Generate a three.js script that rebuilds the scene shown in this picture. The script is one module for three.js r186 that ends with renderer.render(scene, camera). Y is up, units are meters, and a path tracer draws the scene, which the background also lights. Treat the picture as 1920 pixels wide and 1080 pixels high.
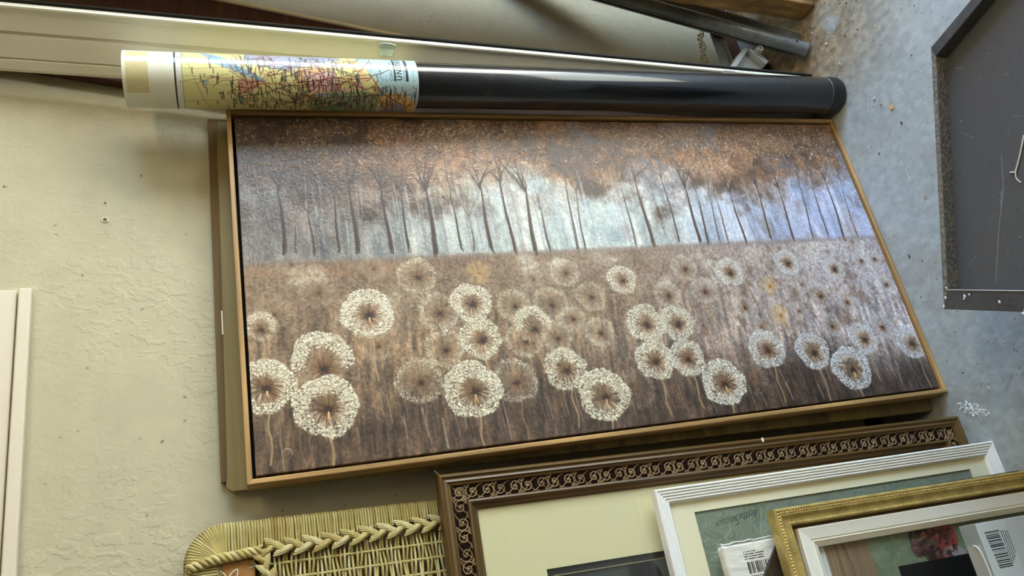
import * as THREE from 'three';
import { RoundedBoxGeometry } from 'three/addons/geometries/RoundedBoxGeometry.js';
import { mergeGeometries } from 'three/addons/utils/BufferGeometryUtils.js';
import { Sky } from 'three/addons/objects/Sky.js';
import { RectAreaLightUniformsLib } from 'three/addons/lights/RectAreaLightUniformsLib.js';

// ------------------------------------------------------------------ camera, sky, sun, exposure
RectAreaLightUniformsLib.init();
const scene = new THREE.Scene();
const V = (x, y, z) => new THREE.Vector3(x, y, z);
const camera = new THREE.PerspectiveCamera((2 * Math.atan(540 / 1450) * 180) / Math.PI, 1920 / 1080, 0.02, 60);
camera.position.set(-0.2318, 1.3536, 1.2082);
camera.up.set(0.9044, -0.02411, 0.426);              // the phone was held sideways: the top of the picture is the room's right
camera.lookAt(-0.2318 + 0.38312, 1.3536 - 0.39359, 1.2082 - 0.83565);
const renderer = new THREE.WebGLRenderer({ antialias: true });
renderer.toneMapping = THREE.LinearToneMapping;
renderer.toneMappingExposure = 0.66;
renderer.shadowMap.enabled = true;

const SUN_DIR = V(0.53, 0.848, 0.03).normalize();    // towards the sun, outside the unseen door opening on the right
const sky = new Sky();
sky.name = 'sky';
sky.scale.setScalar(50);
sky.material.uniforms.sunPosition.value.copy(SUN_DIR);
sky.material.uniforms.turbidity.value = 4;
sky.material.uniforms.rayleigh.value = 1.6;
scene.add(sky);
scene.environmentIntensity = 2;
scene.backgroundIntensity = 2;
const sun = new THREE.DirectionalLight(new THREE.Color(1, 0.92, 0.78), 92);
sun.name = 'sun';
sun.position.copy(SUN_DIR).multiplyScalar(12).add(V(1.6, 0, 1.4));
sun.target.position.set(1.6, 0, 1.4);
sun.castShadow = true;
Object.assign(sun.shadow.camera, { left: -5, right: 5, top: 5, bottom: -5, near: 1, far: 25 });
sun.shadow.mapSize.set(2048, 2048);
scene.add(sun, sun.target);

// ------------------------------------------------------------------ helpers
function rngOf(seed) { let s = seed >>> 0; return () => { s = (s + 0x6d2b79f5) | 0; let t = Math.imul(s ^ (s >>> 15), 1 | s); t = (t + Math.imul(t ^ (t >>> 7), 61 | t)) ^ t; return ((t ^ (t >>> 14)) >>> 0) / 4294967296; }; }
const lerp = (a, b, t) => a + (b - a) * t, clamp = (x, a = 0, b = 1) => Math.min(b, Math.max(a, x)), smooth = (a, b, x) => { const t = clamp((x - a) / (b - a)); return t * t * (3 - 2 * t); };
function valueNoise(cx, cy, seed) {                    // tileable over the unit square
  const r = rngOf(seed), g = new Float32Array(cx * cy).map(() => r());
  return (u, v) => {
    const x = (u - Math.floor(u)) * cx, y = (v - Math.floor(v)) * cy, i = Math.floor(x), j = Math.floor(y), fx = x - i, fy = y - j;
    const a = fx * fx * (3 - 2 * fx), b = fy * fy * (3 - 2 * fy), i1 = (i + 1) % cx, j1 = (j + 1) % cy, i0 = i % cx, j0 = j % cy;
    return lerp(lerp(g[j0 * cx + i0], g[j0 * cx + i1], a), lerp(g[j1 * cx + i0], g[j1 * cx + i1], a), b);
  };
}
function fbm(cx, cy, oct, seed) { const n = []; for (let k = 0; k < oct; k++) n.push(valueNoise(cx << k, cy << k, seed + 17 * k)); return (u, v) => { let s = 0, a = 1, t = 0; for (const f of n) { s += a * f(u, v); t += a; a *= 0.5; } return s / t; }; }
function texOf(w, h, fn, srgb = false) {
  const d = new Uint8Array(w * h * 4);
  for (let y = 0, o = 0; y < h; y++) for (let x = 0; x < w; x++, o += 4) { const c = fn(x / w, y / h); if (typeof c === 'number') d[o] = d[o + 1] = d[o + 2] = clamp(c) * 255; else { d[o] = clamp(c[0]) * 255; d[o + 1] = clamp(c[1]) * 255; d[o + 2] = clamp(c[2]) * 255; } d[o + 3] = 255; }
  const t = new THREE.DataTexture(d, w, h); t.magFilter = THREE.LinearFilter; t.minFilter = THREE.LinearMipmapLinearFilter; t.generateMipmaps = true; t.wrapS = t.wrapT = THREE.RepeatWrapping;
  if (srgb) t.colorSpace = THREE.SRGBColorSpace; t.needsUpdate = true; return t;
}
function rep(t, sx, sy = sx) { const c = t.clone(); c.repeat.set(1 / sx, 1 / sy); c.needsUpdate = true; return c; }   // uv in metres: one tile = sx by sy metres
function canvasTex(w, h, draw, srgb = true) { const c = document.createElement('canvas'); c.width = w; c.height = h; draw(c.getContext('2d'), w, h); const t = new THREE.CanvasTexture(c); if (srgb) t.colorSpace = THREE.SRGBColorSpace; return t; }
const rgb = (r, g, b, a = 1) => `rgba(${r | 0},${g | 0},${b | 0},${a})`;
function std(o) { return new THREE.MeshStandardMaterial(o); }
function phys(o) { return new THREE.MeshPhysicalMaterial(o); }
const used = {};
function numbered(name) { const k = used[name] = (used[name] ?? -1) + 1; return k ? `${name}_${String(k).padStart(3, '0')}` : name; }
function shadowed(o) { o.castShadow = true; o.receiveShadow = true; return o; }
function tag(o, label, category, group) { o.userData.label = label; o.userData.category = category; if (group) o.userData.group = group; return o; }
function thing(name, label, category, group) { const o = new THREE.Group(); o.name = numbered(name); tag(o, label, category, group); scene.add(o); return o; }
function mesh(name, geo, mat, parent, label, kind) {
  const m = shadowed(new THREE.Mesh(geo, mat)); m.name = parent === scene ? numbered(name) : name;
  if (label) m.userData.label = label; if (kind) m.userData.kind = kind;
  parent.add(m); return m;
}
function struct(name, geo, mat, parent = scene) { const m = shadowed(new THREE.Mesh(geo, mat)); m.name = name; m.userData.kind = 'structure'; parent.add(m); return m; }
function basis(o, B, X, up, n) { o.matrix.makeBasis(X, up, n); o.quaternion.setFromRotationMatrix(o.matrix); o.position.copy(B); return o; }
function leaning(o, B, T) { const up = T.clone().sub(B).normalize(), X = V(1, 0, 0).addScaledVector(up, -up.x).normalize(); return basis(o, B, X, up, X.clone().cross(up)); }
function boxUV(g) {                                    // uv in metres from the face's own axes
  const p = g.attributes.position, n = g.attributes.normal, uv = new Float32Array(p.count * 2);
  for (let i = 0; i < p.count; i++) { const a = Math.abs(n.getX(i)), b = Math.abs(n.getY(i)), c = Math.abs(n.getZ(i)); if (a > b && a > c) { uv[2 * i] = p.getZ(i); uv[2 * i + 1] = p.getY(i); } else if (b > c) { uv[2 * i] = p.getX(i); uv[2 * i + 1] = p.getZ(i); } else { uv[2 * i] = p.getX(i); uv[2 * i + 1] = p.getY(i); } }
  g.setAttribute('uv', new THREE.BufferAttribute(uv, 2)); return g;
}
function box(x0, y0, z0, x1, y1, z1, r = 0) { const w = x1 - x0, h = y1 - y0, d = z1 - z0; const g = r ? new RoundedBoxGeometry(w, h, d, 2, r) : new THREE.BoxGeometry(w, h, d); g.translate((x0 + x1) / 2, (y0 + y1) / 2, (z0 + z1) / 2); return boxUV(g); }
function tube(pts, r, seg = 32, rad = 6, closed = false) { return new THREE.TubeGeometry(new THREE.CatmullRomCurve3(pts, closed), seg, r, rad, closed); }
function prism(pts, z0, z1, bevel = 0) { const s = new THREE.Shape(pts.map((p) => new THREE.Vector2(p[0], p[1]))); const g = new THREE.ExtrudeGeometry(s, { depth: z1 - z0 - 2 * bevel, bevelEnabled: bevel > 0, bevelSize: bevel, bevelThickness: bevel, bevelOffset: -bevel, bevelSegments: 2, curveSegments: 16 }); g.translate(0, 0, z0 + bevel); return boxUV(g); }
// a flat picture surface whose texture is laid as the photograph shows it: picture's right is the frame's down, picture's down is the frame's left
function sheet(xl, xr, y0, y1, z, thick = 0.0015) {
  const g = box(xl, y0, z - thick, xr, y1, z), p = g.attributes.position, uv = g.attributes.uv;
  for (let i = 0; i < p.count; i++) uv.setXY(i, (y1 - p.getY(i)) / (y1 - y0), 1 - (xr - p.getX(i)) / (xr - xl));
  return g;
}
// one mitred rail of a frame: prof = [[in, out], ...] closed outline (in = from the outer edge inwards, out = towards the viewer)
const SIDES = { right: (W, H) => [H, (s, w) => [-w, s]], top: (W, H) => [W, (s, w) => [-s, H - w]], left: (W, H) => [H, (s, w) => [-W + w, H - s]], bottom: (W, H) => [W, (s, w) => [-W + s, w]] };
function rail(side, W, H, prof) {
  const [L, at] = SIDES[side](W, H), pos = [], uv = [], idx = []; let run = 0;
  for (let i = 0; i < prof.length; i++) {
    const a = prof[i], b = prof[(i + 1) % prof.length], len = Math.hypot(b[0] - a[0], b[1] - a[1]), k = pos.length / 3;
    for (const [p, d] of [[a, run], [b, run + len]]) for (const s of [p[0], L - p[0]]) { const [x, y] = at(s, p[0]); pos.push(x, y, p[1]); uv.push(s, d); }
    idx.push(k, k + 2, k + 1, k + 1, k + 2, k + 3); run += len;
  }
  const g = new THREE.BufferGeometry(); g.setAttribute('position', new THREE.Float32BufferAttribute(pos, 3)); g.setAttribute('uv', new THREE.Float32BufferAttribute(uv, 2)); g.setIndex(idx); g.computeVertexNormals(); return g;
}
function rails(parent, W, H, prof, mat) { const out = {}; for (const s of Object.keys(SIDES)) out[s] = mesh('rail', rail(s, W, H, prof), mat, parent); return out; }
function arcPts(cx, cy, r, a0, a1, n) { return Array.from({ length: n + 1 }, (_, i) => { const a = lerp(a0, a1, i / n); return [cx + r * Math.cos(a), cy + r * Math.sin(a)]; }); }
const strokeLine = (c, pts, col, w) => { c.strokeStyle = col; c.lineWidth = w; c.beginPath(); pts.forEach(([x, y], i) => (i ? c.lineTo(x, y) : c.moveTo(x, y))); c.stroke(); };

// ------------------------------------------------------------------ shared material textures
const woodMap = (() => { const a = fbm(3, 60, 4, 5), b = fbm(2, 6, 3, 9); return texOf(512, 512, (u, v) => { const g = a(u, v + 0.06 * b(u, v)); const k = 0.72 + 0.42 * (g - 0.5) + 0.12 * (b(u, v) - 0.5); return [k, k * 0.99, k * 0.97]; }, true); })();   // grain along u, greyscale
const fineBump = (() => { const a = fbm(64, 64, 3, 21); return texOf(512, 512, (u, v) => a(u, v)); })();
const scuff = (() => { const a = fbm(6, 6, 5, 31), b = fbm(40, 40, 3, 33); return texOf(512, 512, (u, v) => { const k = 0.8 + 0.3 * (a(u, v) - 0.5) + 0.18 * (b(u, v) - 0.5); return [k, k, k]; }, true); })();
const wood = (color, o = {}) => std({ color, map: rep(woodMap, 0.5, 0.12), roughness: 0.55, bumpMap: rep(woodMap, 0.5, 0.12), bumpScale: 0.0004, ...o });

// ------------------------------------------------------------------ the setting
const ROOM = { x0: -3.0, x1: 2.15, z1: 4.6, h: 2.55 };
const DOOR = { z0: 0.95, z1: 2.2, h: 2.1 };  // doorway out of view, placed and sized for the light on floor and tube
{
  // painted concrete floor
  const big = fbm(5, 5, 6, 101), mid = fbm(24, 24, 4, 103), fine = fbm(160, 160, 2, 107), streak = fbm(6, 90, 3, 109), dirtN = fbm(9, 9, 5, 113), r = rngOf(11);
  const W = 2048, floorTex = canvasTex(W, W, (c) => {
    const im = c.createImageData(W, W), d = im.data;
    for (let y = 0, o = 0; y < W; y++) for (let x = 0; x < W; x++, o += 4) {
      const u = x / W, v = y / W, X = u * 2, Z = v * 2;          // metres, tile of 2 m
      let k = 1 + 0.2 * (big(u, v) - 0.5) + 0.07 * (mid(u, v) - 0.5) + 0.16 * (fine(u, v) - 0.5);
      let R = 166 * k, G = 175 * k, B = 174 * k;
      const s = smooth(0.6, 0.78, streak(u + 0.3 * v, v)) * 0.35; R = lerp(R, 190, s); G = lerp(G, 195, s); B = lerp(B, 194, s);
      // sandy dirt swept against the wall round the posts
      const near = smooth(0.5, 0.2, Z) * smooth(0.6, 0.8, X) * smooth(1.35, 1.1, X) + 0.35 * smooth(0.3, 0.0, Z) * smooth(0.2, 0.6, X);
      const dirt = smooth(0.47, 0.57, dirtN(u, v) * 0.6 + mid(u, v) * 0.4 + 0.14 * near) * near, gr = 0.8 + 0.5 * (fine(u, v) - 0.2);
      R = lerp(R, 158 * gr, dirt); G = lerp(G, 143 * gr, dirt); B = lerp(B, 118 * gr, dirt);
      const st = smooth(0.66, 0.8, dirtN(v, u)) * 0.3; R = lerp(R, 150, st); G = lerp(G, 140, st); B = lerp(B, 122, st);
      d[o] = R; d[o + 1] = G; d[o + 2] = B; d[o + 3] = 255;
    }
    c.putImageData(im, 0, 0);
    for (let i = 0; i < 900; i++) { const x = r() * W, y = r() * W, l = 4 + r() * 40, a = 0.9 + (r() - 0.5) * 1.6; strokeLine(c, [[x, y], [x + l * Math.cos(a), y + l * Math.sin(a)]], r() < 0.7 ? rgb(205, 214, 216, 0.25 + 0.4 * r()) : rgb(90, 92, 90, 0.3), 0.6 + r() * 1.6); }
    for (let i = 0; i < 2600; i++) { const k = r(); c.fillStyle = k < 0.55 ? rgb(96, 90, 80, 0.55) : k < 0.8 ? rgb(215, 215, 205, 0.7) : rgb(150, 120, 80, 0.6); c.beginPath(); c.ellipse(r() * W, r() * W, 0.7 + 2.2 * r() * r(), 0.6 + 1.4 * r() * r(), r() * 3, 0, 7); c.fill(); }
  });
  floorTex.wrapS = floorTex.wrapT = THREE.RepeatWrapping; floorTex.flipY = false; floorTex.repeat.set(0.5, 0.5);
  const fb = fbm(48, 48, 4, 120), floorBump = rep(texOf(512, 512, (u, v) => fb(u, v)), 0.5);
  const g = box(ROOM.x0 - 0.12, -0.12, -0.12, ROOM.x1 + 0.12, 0, ROOM.z1 + 0.12);
  struct('floor', g, std({ map: floorTex, roughness: 0.55, bumpMap: floorBump, bumpScale: 0.0007 }));

  // knockdown-textured cream wall
  const a = fbm(58, 40, 3, 201), w1 = fbm(16, 16, 3, 203), amp = fbm(3, 3, 3, 207);
  const wallBump = rep(texOf(1024, 1024, (u, v) => { const q = a(u + 0.03 * w1(u, v), v + 0.03 * w1(v, u)); return clamp(0.2 + 0.6 * smooth(0.46, 0.66, q) * smooth(0.25, 0.7, amp(u, v)) + 0.16 * w1(u, v)); }), 0.42);
  const t1 = fbm(4, 4, 4, 211), t2 = fbm(70, 70, 3, 213), wr = rngOf(77);
  const S = 1024, sx = (x) => ((x % 1.6 + 1.6) % 1.6) / 1.6 * S, wallTex = canvasTex(S, S, (c) => {
    const im = c.createImageData(S, S), d = im.data;
    for (let y = 0, o = 0; y < S; y++) for (let x = 0; x < S; x++, o += 4) { const k = 1 + 0.06 * (t1(x / S, y / S) - 0.5) + 0.06 * (t2(x / S, y / S) - 0.5); d[o] = 178 * k; d[o + 1] = 171 * k; d[o + 2] = 142 * k; d[o + 3] = 255; }
    c.putImageData(im, 0, 0);
    for (let i = 0; i < 260; i++) { c.fillStyle = rgb(70, 60, 45, 0.25 + 0.5 * wr()); c.beginPath(); c.ellipse(wr() * S, wr() * S, 0.5 + wr() * 1.5, 0.4 + wr(), wr() * 3, 0, 7); c.fill(); }
    for (let i = 0; i < 40; i++) { const x = wr() * S, y = wr() * S; strokeLine(c, [[x, y], [x + 4 - 8 * wr(), y + 8 + 20 * wr()]], rgb(110, 98, 72, 0.25), 0.8); }
  });
  wallTex.wrapS = wallTex.wrapT = THREE.RepeatWrapping; wallTex.repeat.set(1 / 1.6, 1 / 1.6);
  const wallMat = std({ map: wallTex, roughness: 0.8, bumpMap: wallBump, bumpScale: 0.0008 });
  struct('wall_back', box(ROOM.x0 - 0.12, 0.055, -0.12, ROOM.x1 + 0.12, ROOM.h, 0), wallMat);
  const plain = std({ color: 0x85755a, roughness: 0.85 });  // unseen walls, kept dark and warm to deepen shade and tint the bounce
  struct('wall_left', box(ROOM.x0 - 0.12, 0, 0, ROOM.x0, ROOM.h, ROOM.z1), plain);
  struct('wall_front', box(ROOM.x0 - 0.12, 0, ROOM.z1, ROOM.x1 + 0.12, ROOM.h, ROOM.z1 + 0.12), plain);
  struct('ceiling', box(ROOM.x0 - 0.12, ROOM.h, -0.12, ROOM.x1 + 0.12, ROOM.h + 0.12, ROOM.z1 + 0.12), std({ color: 0x8c7d62, roughness: 0.9 }));  // unseen ceiling, dark and warm for the same bounce
  const sh = new THREE.Shape([new THREE.Vector2(0, 0), new THREE.Vector2(-DOOR.z0, 0), new THREE.Vector2(-DOOR.z0, DOOR.h), new THREE.Vector2(-DOOR.z1, DOOR.h), new THREE.Vector2(-DOOR.z1, 0), new THREE.Vector2(-ROOM.z1, 0), new THREE.Vector2(-ROOM.z1, ROOM.h), new THREE.Vector2(0, ROOM.h)]);
  const wr2 = new THREE.ExtrudeGeometry(sh, { depth: 0.12, bevelEnabled: false }); wr2.rotateY(Math.PI / 2); wr2.translate(ROOM.x1, 0, 0);
  struct('wall_right', boxUV(wr2), plain);
  struct('ground', box(ROOM.x1 + 0.12, -0.14, -6, 16, -0.02, 10), std({ color: 0xb3aea4, roughness: 0.9 }));
  // dark sill plate showing under the wall board, and the timber post at the wall's end
  const rot = (() => { const g1 = fbm(4, 40, 5, 301), g2 = fbm(14, 14, 4, 305); return texOf(512, 512, (u, v) => { const k = 0.68 + 0.5 * (g1(u, v) - 0.5) + 0.22 * (g2(u, v) - 0.5); return [k * 1.0, k * 0.86, k * 0.66]; }, true); })();
  struct('baseboard_back', box(ROOM.x0, 0, -0.1, 1.2, 0.056, -0.004), std({ color: 0x6b4334, map: rep(rot, 0.3, 0.1), roughness: 0.9 }));
  const pv = rep(rot, 0.3, 0.5); pv.rotation = Math.PI / 2; pv.needsUpdate = true;
  const post = thing('wooden_post', 'rotten split timber post standing at the top of the picture', 'post');
  mesh('timber', box(0.902, 0.0, 0.192, 1.16, 2.5, 0.245, 0.006), std({ color: 0xe0c596, map: pv, roughness: 0.9, bumpMap: pv, bumpScale: 0.004 }), post);
  // smooth painted board and moulding up on the wall at the left of the picture
  const trimMat = std({ color: 0xd2c8b2, roughness: 0.6 });
  struct('trim_1', box(-2.2, 1.5545, 0, 0.336, 1.5715, 0.016, 0.003), trimMat);
  struct('trim_2', box(-2.2, 1.574, 0, 0.336, 2.05, 0.009, 0.002), trimMat);
}
// old screw anchor holes in the wall
{
  const ring = (r) => { const g = new THREE.TorusGeometry(r, r * 0.42, 6, 14); return g; };
  for (const [x, y, r, lab] of [[0.46, 1.462, 0.0042, 'larger old screw anchor hole in the cream wall with a raised rim'], [0.491, 1.462, 0.0026, 'smaller screw hole in the cream wall beside the larger anchor hole']]) {
    const t = thing('screw_hole', lab, 'hole'); t.position.set(x, y, 0);
    mesh('rim', ring(r), std({ color: 0xcfc4a2, roughness: 0.85 }), t);
    const d = new THREE.CylinderGeometry(r * 0.8, r * 0.7, 0.0012, 12); d.rotateX(Math.PI / 2); d.translate(0, 0, 0.0004);
    mesh('plug', d, std({ color: 0x5c5340, roughness: 0.9 }), t);
  }
}

// unseen warm ceiling strip, placed to light the upper wall, tube and frames
{
  const t = thing('unseen_ceiling_light', 'unseen warm white strip light on the ceiling, placed to light the wall and frames', 'light');
  t.position.set(0.85, ROOM.h, 1.95);
  mesh('housing', box(-0.65, -0.06, -0.08, 0.65, 0, 0.08, 0.01), std({ color: 0xe8e4d8, roughness: 0.5 }), t);
  mesh('diffuser', box(-0.62, -0.075, -0.065, 0.62, -0.0605, 0.065, 0.005), std({ color: 0xffffff, emissive: new THREE.Color(1, 0.84, 0.58), emissiveIntensity: 3, roughness: 0.6 }), t);
  const l = new THREE.RectAreaLight(new THREE.Color(1, 0.87, 0.62), 74, 1.24, 0.13); l.name = 'unseen_strip_glow';
  l.position.set(0.85, ROOM.h - 0.08, 1.95); l.lookAt(0.85, 0, 1.95); scene.add(l);
}
// unseen area light across the doorway, over the sky, brightening floor and painting
{
  const l = new THREE.RectAreaLight(new THREE.Color(1, 0.99, 0.96), 8, DOOR.z1 - DOOR.z0, DOOR.h); l.name = 'unseen_door_light';
  l.position.set(ROOM.x1 - 0.01, DOOR.h / 2, (DOOR.z0 + DOOR.z1) / 2); l.lookAt(-3, DOOR.h / 2, (DOOR.z0 + DOOR.z1) / 2); scene.add(l);
}

// ------------------------------------------------------------------ the framed forest-and-seed-heads canvas
const TH = (4.5 * Math.PI) / 180, PW = 0.64, PH = 1.28, PB = V(0.64, 0, 0.1704), PT = V(0.64, PH * Math.cos(TH), 0.07);
// seed heads [x, y, radius, kind] and trunks [foot x, foot y, head x, head y, width, kind] on the 2048 x 1024 canvas
const FLOWERS=[[172,874,79,"A"],[173,751,77,"B"],[34,807,71,"A"],[299,632,69,"A"],[544,870,78,"A"],[409,832,62,"C"],[811,839,61,"A"],[906,924,75,"A"],[1089,724,60,"A"],[1191,731,54,"A"],[1086,839,60,"A"],[1191,841,57,"A"],[1285,927,71,"A"],[1465,839,62,"A"],[1626,860,60,"A"],[1744,928,71,"A"],[1831,835,53,"A"],[2011,865,57,"A"],[663,858,62,"C"],[1005,919,58,"D"],[1382,921,56,"D"],[582,621,58,"A"],[488,642,56,"C"],[487,750,54,"C"],[590,730,58,"A"],[712,744,53,"C"],[702,638,49,"C"],[812,641,54,"C"],[744,698,54,"B"],[807,744,44,"C"],[866,691,39,"C"],[939,626,47,"C"],[940,739,45,"C"],[1051,579,47,"A"],[875,544,45,"C"],[1270,552,45,"C"],[1424,575,48,"A"],[1187,637,45,"C"],[1313,633,44,"C"],[1436,696,35,"C"],[1648,553,46,"A"],[1822,586,41,"A"],[1728,676,44,"C"],[1553,732,34,"O"],[1552,630,31,"O"],[1821,705,33,"C"],[1729,782,39,"C"],[1919,801,44,"C"],[2006,653,33,"C"],[2001,556,30,"C"],[1943,561,28,"C"],[444,531,55,"C"],[178,562,46,"D"],[65,615,44,"D"],[118,476,31,"D"],[313,724,44,"D"],[33,646,38,"B"],[1627,723,31,"D"],[1673,632,26,"D"],[618,529,33,"O"],[773,559,27,"D"],[329,500,32,"D"],[1472,765,35,"D"]];
const TREES=[[106,448,105,233,9,1],[180,456,176,311,6,0],[136,449,137,343,4,0],[247,447,248,244,6,2],[294,452,295,218,10,1],[384,457,382,237,9,1],[436,456,432,238,6,2],[511,473,508,248,11,1],[586,463,577,277,5,2],[619,468,622,341,4,0],[671,471,672,242,9,1],[738,477,738,224,8,1],[802,482,811,253,10,1],[849,476,845,320,5,2],[932,480,954,197,6,0],[958,481,976,256,5,0],[1127,474,1138,229,5,0],[1187,475,1191,220,9,2],[1236,447,1243,261,2,0],[1282,470,1286,211,6,0],[1356,477,1362,253,8,1],[1385,476,1398,264,6,2],[1428,476,1441,285,4,0],[1458,476,1465,275,4,0],[1520,481,1526,276,6,1],[1560,470,1559,329,2,0],[1622,479,1636,247,6,1],[1709,477,1722,259,6,1],[1788,476,1813,249,5,0],[1847,477,1871,228,5,0],[1912,484,1930,229,6,1],[1968,478,1992,230,4,0]];
function paintForest() {
  const W = 2048, H = 1024, r = rngOf(2024), g = () => (r() + r() + r() + r() - 2) * 0.85;
  const cc = document.createElement('canvas'), bc = document.createElement('canvas'); cc.width = W; cc.height = H; bc.width = W; bc.height = H;
  const c = cc.getContext('2d'), b = bc.getContext('2d');
  const n1 = fbm(10, 5, 5, 401), n2 = fbm(70, 7, 4, 403), n3 = fbm(340, 170, 2, 405), n4 = fbm(24, 12, 5, 407), n5 = fbm(90, 45, 3, 409), n6 = fbm(170, 14, 4, 411);
  const mixc = (p, q, t) => [lerp(p[0], q[0], t), lerp(p[1], q[1], t), lerp(p[2], q[2], t)];
  const im = c.createImageData(W, H), d = im.data;
  for (let y = 0, o = 0; y < H; y++) for (let x = 0; x < W; x++, o += 4) {
    const u = x / W, v = y / H, a = n1(u, v) - 0.5, vs = n2(u, v) - 0.5, f = n3(u, v) - 0.5, m = n4(u, v) - 0.5, e = n5(u, v) - 0.5;
    // mist between the trunks: grey brown at the left, pale green grey in the middle, lilac blue at the right
    let mist = mixc([124, 118, 110], [200, 206, 196], smooth(0.02, 0.4, u + 0.16 * a));
    mist = mixc(mist, [190, 196, 222], smooth(0.5, 0.9, u + 0.1 * a));
    mist = mixc(mist, [128, 152, 160], smooth(0.12, 0.3, a + 0.6 * m) * 0.35);
    mist = mixc(mist, [148, 132, 120], smooth(0.06, 0.3, m - 0.4 * a) * 0.55);
    mist = mist.map((k, i) => k - 8 + (112 - 14 * i) * vs + 14 * e);
    let canopy = mixc([80, 62, 48], [158, 116, 80], clamp(0.45 + 1.9 * m + 0.9 * e));
    canopy = mixc(canopy, [142, 138, 146], smooth(0.02, 0.22, a - 0.6 * m) * lerp(0.25, 0.8, u));
    canopy = mixc(canopy, [170, 122, 84], smooth(0.12, 0.34, e + 0.7 * a) * 0.6).map((k) => k * lerp(0.86, 1.06, smooth(0.05, 0.5, u)));
    const gs = n6(u + 0.05 * v, v) - 0.5; let meadow = mixc([132, 109, 84], [182, 170, 170], smooth(0.35, 1, u + 0.2 * a));  // meadow pales to lilac rightwards, surface sheen partly put into the colour
    meadow = mixc(meadow, mixc([176, 162, 136], [196, 190, 182], u), smooth(0.04, 0.3, m + 0.4 * a) * smooth(0.72, 0.52, v) * 0.75);
    meadow = mixc(meadow, [112, 84, 60], smooth(0.02, 0.3, e - 0.5 * m) * 0.5);
    const ground = mixc([92, 74, 58], [66, 54, 48], u).map((k) => k * (1 + 0.5 * e));
    const low = smooth(0.7 + 0.1 * u, 0.95, v + 0.12 * a + 0.05 * vs), hz = smooth(0.452, 0.474, v + 0.016 * f), top = smooth(0.35, 0.19, v + 0.24 * a + 0.26 * m + 0.08 * e);
    let col = mixc(mist, canopy, top); col = mixc(col, mixc(meadow, ground, low).map((q, i) => q * (1 + [0.95, 0.9, 0.8][i] * gs * smooth(0.5, 0.75, v))), hz);
    const dark = smooth(0.26, 0.0, u + 0.3 * a + 0.2 * m) * smooth(0.5, 0.16, v); col = mixc(col, [64, 51, 42], dark * 0.75);
    const k = 1 + lerp(0.28, 0.5, Math.max(top, hz)) * f + 0.16 * m; d[o] = col[0] * k; d[o + 1] = col[1] * k; d[o + 2] = col[2] * k; d[o + 3] = 255;
  }
  c.putImageData(im, 0, 0);
  const bim = b.createImageData(W, H), bd = bim.data;
  for (let y = 0, o = 0; y < H; y++) for (let x = 0; x < W; x++, o += 4) { const k = 70 + 50 * n3(x / W, y / H) + 40 * n5(x / W, y / H); bd[o] = bd[o + 1] = bd[o + 2] = k; bd[o + 3] = 255; }
  b.putImageData(bim, 0, 0);
  for (const k of [c, b]) { k.lineCap = 'round'; k.lineJoin = 'round'; }
  const both = (pts, col, w, h) => { strokeLine(c, pts, col, w); if (h) strokeLine(b, pts, rgb(h, h, h, 0.6), w); };
  // scumbled brush strokes over everything
  for (let i = 0; i < 6500; i++) { const x = r() * W, y = r() * (480 + 180 * r()), up = y < 480, l = (up ? 6 : 8) + r() * 22, k = r(); both([[x, y], [x + 4 * g(), y + (up ? l : -l)]], up ? (y < 220 ? rgb(lerp(66, 176, k), lerp(52, 132, k), lerp(42, 96, k), 0.22) : rgb(lerp(120, 214, k), lerp(118, 218, k), lerp(116, 222, k), 0.12)) : rgb(lerp(84, 168, k), lerp(64, 140, k), lerp(46, 112, k), 0.2), 2 + r() * 4.5, 70 + 70 * r()); }
  // distant pale trunks
  for (let i = 0; i < 80; i++) { const x = r() * W, y0 = 470 + 8 * g(), t = x / W; both([[x, y0], [x + 5 * g(), y0 - 120 - 130 * r()]], rgb(lerp(96, 150, t), lerp(84, 140, t), lerp(76, 150, t), 0.2 + 0.2 * r()), 1.5 + 5 * r(), 0); }
  for (let i = 0; i < 120; i++) { const x = 160 + r() * (W - 160), y0 = 455 * (0.7 + 0.3 * r()), t = x / W; both([[x, y0], [x + 5 * g(), y0 - 60 - 100 * r()]], rgb(lerp(196, 214, t), lerp(206, 222, t), lerp(202, 240, t), 0.22), 2 + 7 * r(), 0); }
  // trunks
  for (const [x0, y0, x1, y1, w0, k] of TREES) {
    const t = x0 / W, n = 26, pts = [], ph = r() * 6, w = w0 * 1.4;
    for (let i = 0; i <= n; i++) { const q = i / n; pts.push([lerp(x0, x1, q) + 2.4 * Math.sin(ph + 5 * q) + 0.7 * g(), lerp(y0, y1, q)]); }
    const base = [lerp(50, 80, t), lerp(38, 62, t), lerp(29, 52, t)];
    for (let s = 0; s < 6; s++) { const off = (s / 5 - 0.5) * 0.62, q0 = Math.floor(r() * 3), q1 = n - Math.floor(r() * (s === 2 || s === 3 ? 2 : 12)), col = rgb(base[0] + (s > 4 ? 22 : 0) + 9 * g(), base[1] + (s > 4 ? 15 : 0) + 7 * g(), base[2] + (s > 4 ? 9 : 0) + 6 * g(), k === 0 ? 0.46 : 0.78); for (let i = q0; i < q1; i += 2) { const ww = w * lerp(1.1, 0.46, i / n), ww2 = w * lerp(1.1, 0.46, (i + 2) / n), p = pts[i], q = pts[Math.min(n, i + 2)]; both([[p[0] + off * ww, p[1]], [q[0] + off * ww2, q[1]]], col, ww * 0.34, 130); } }
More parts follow.
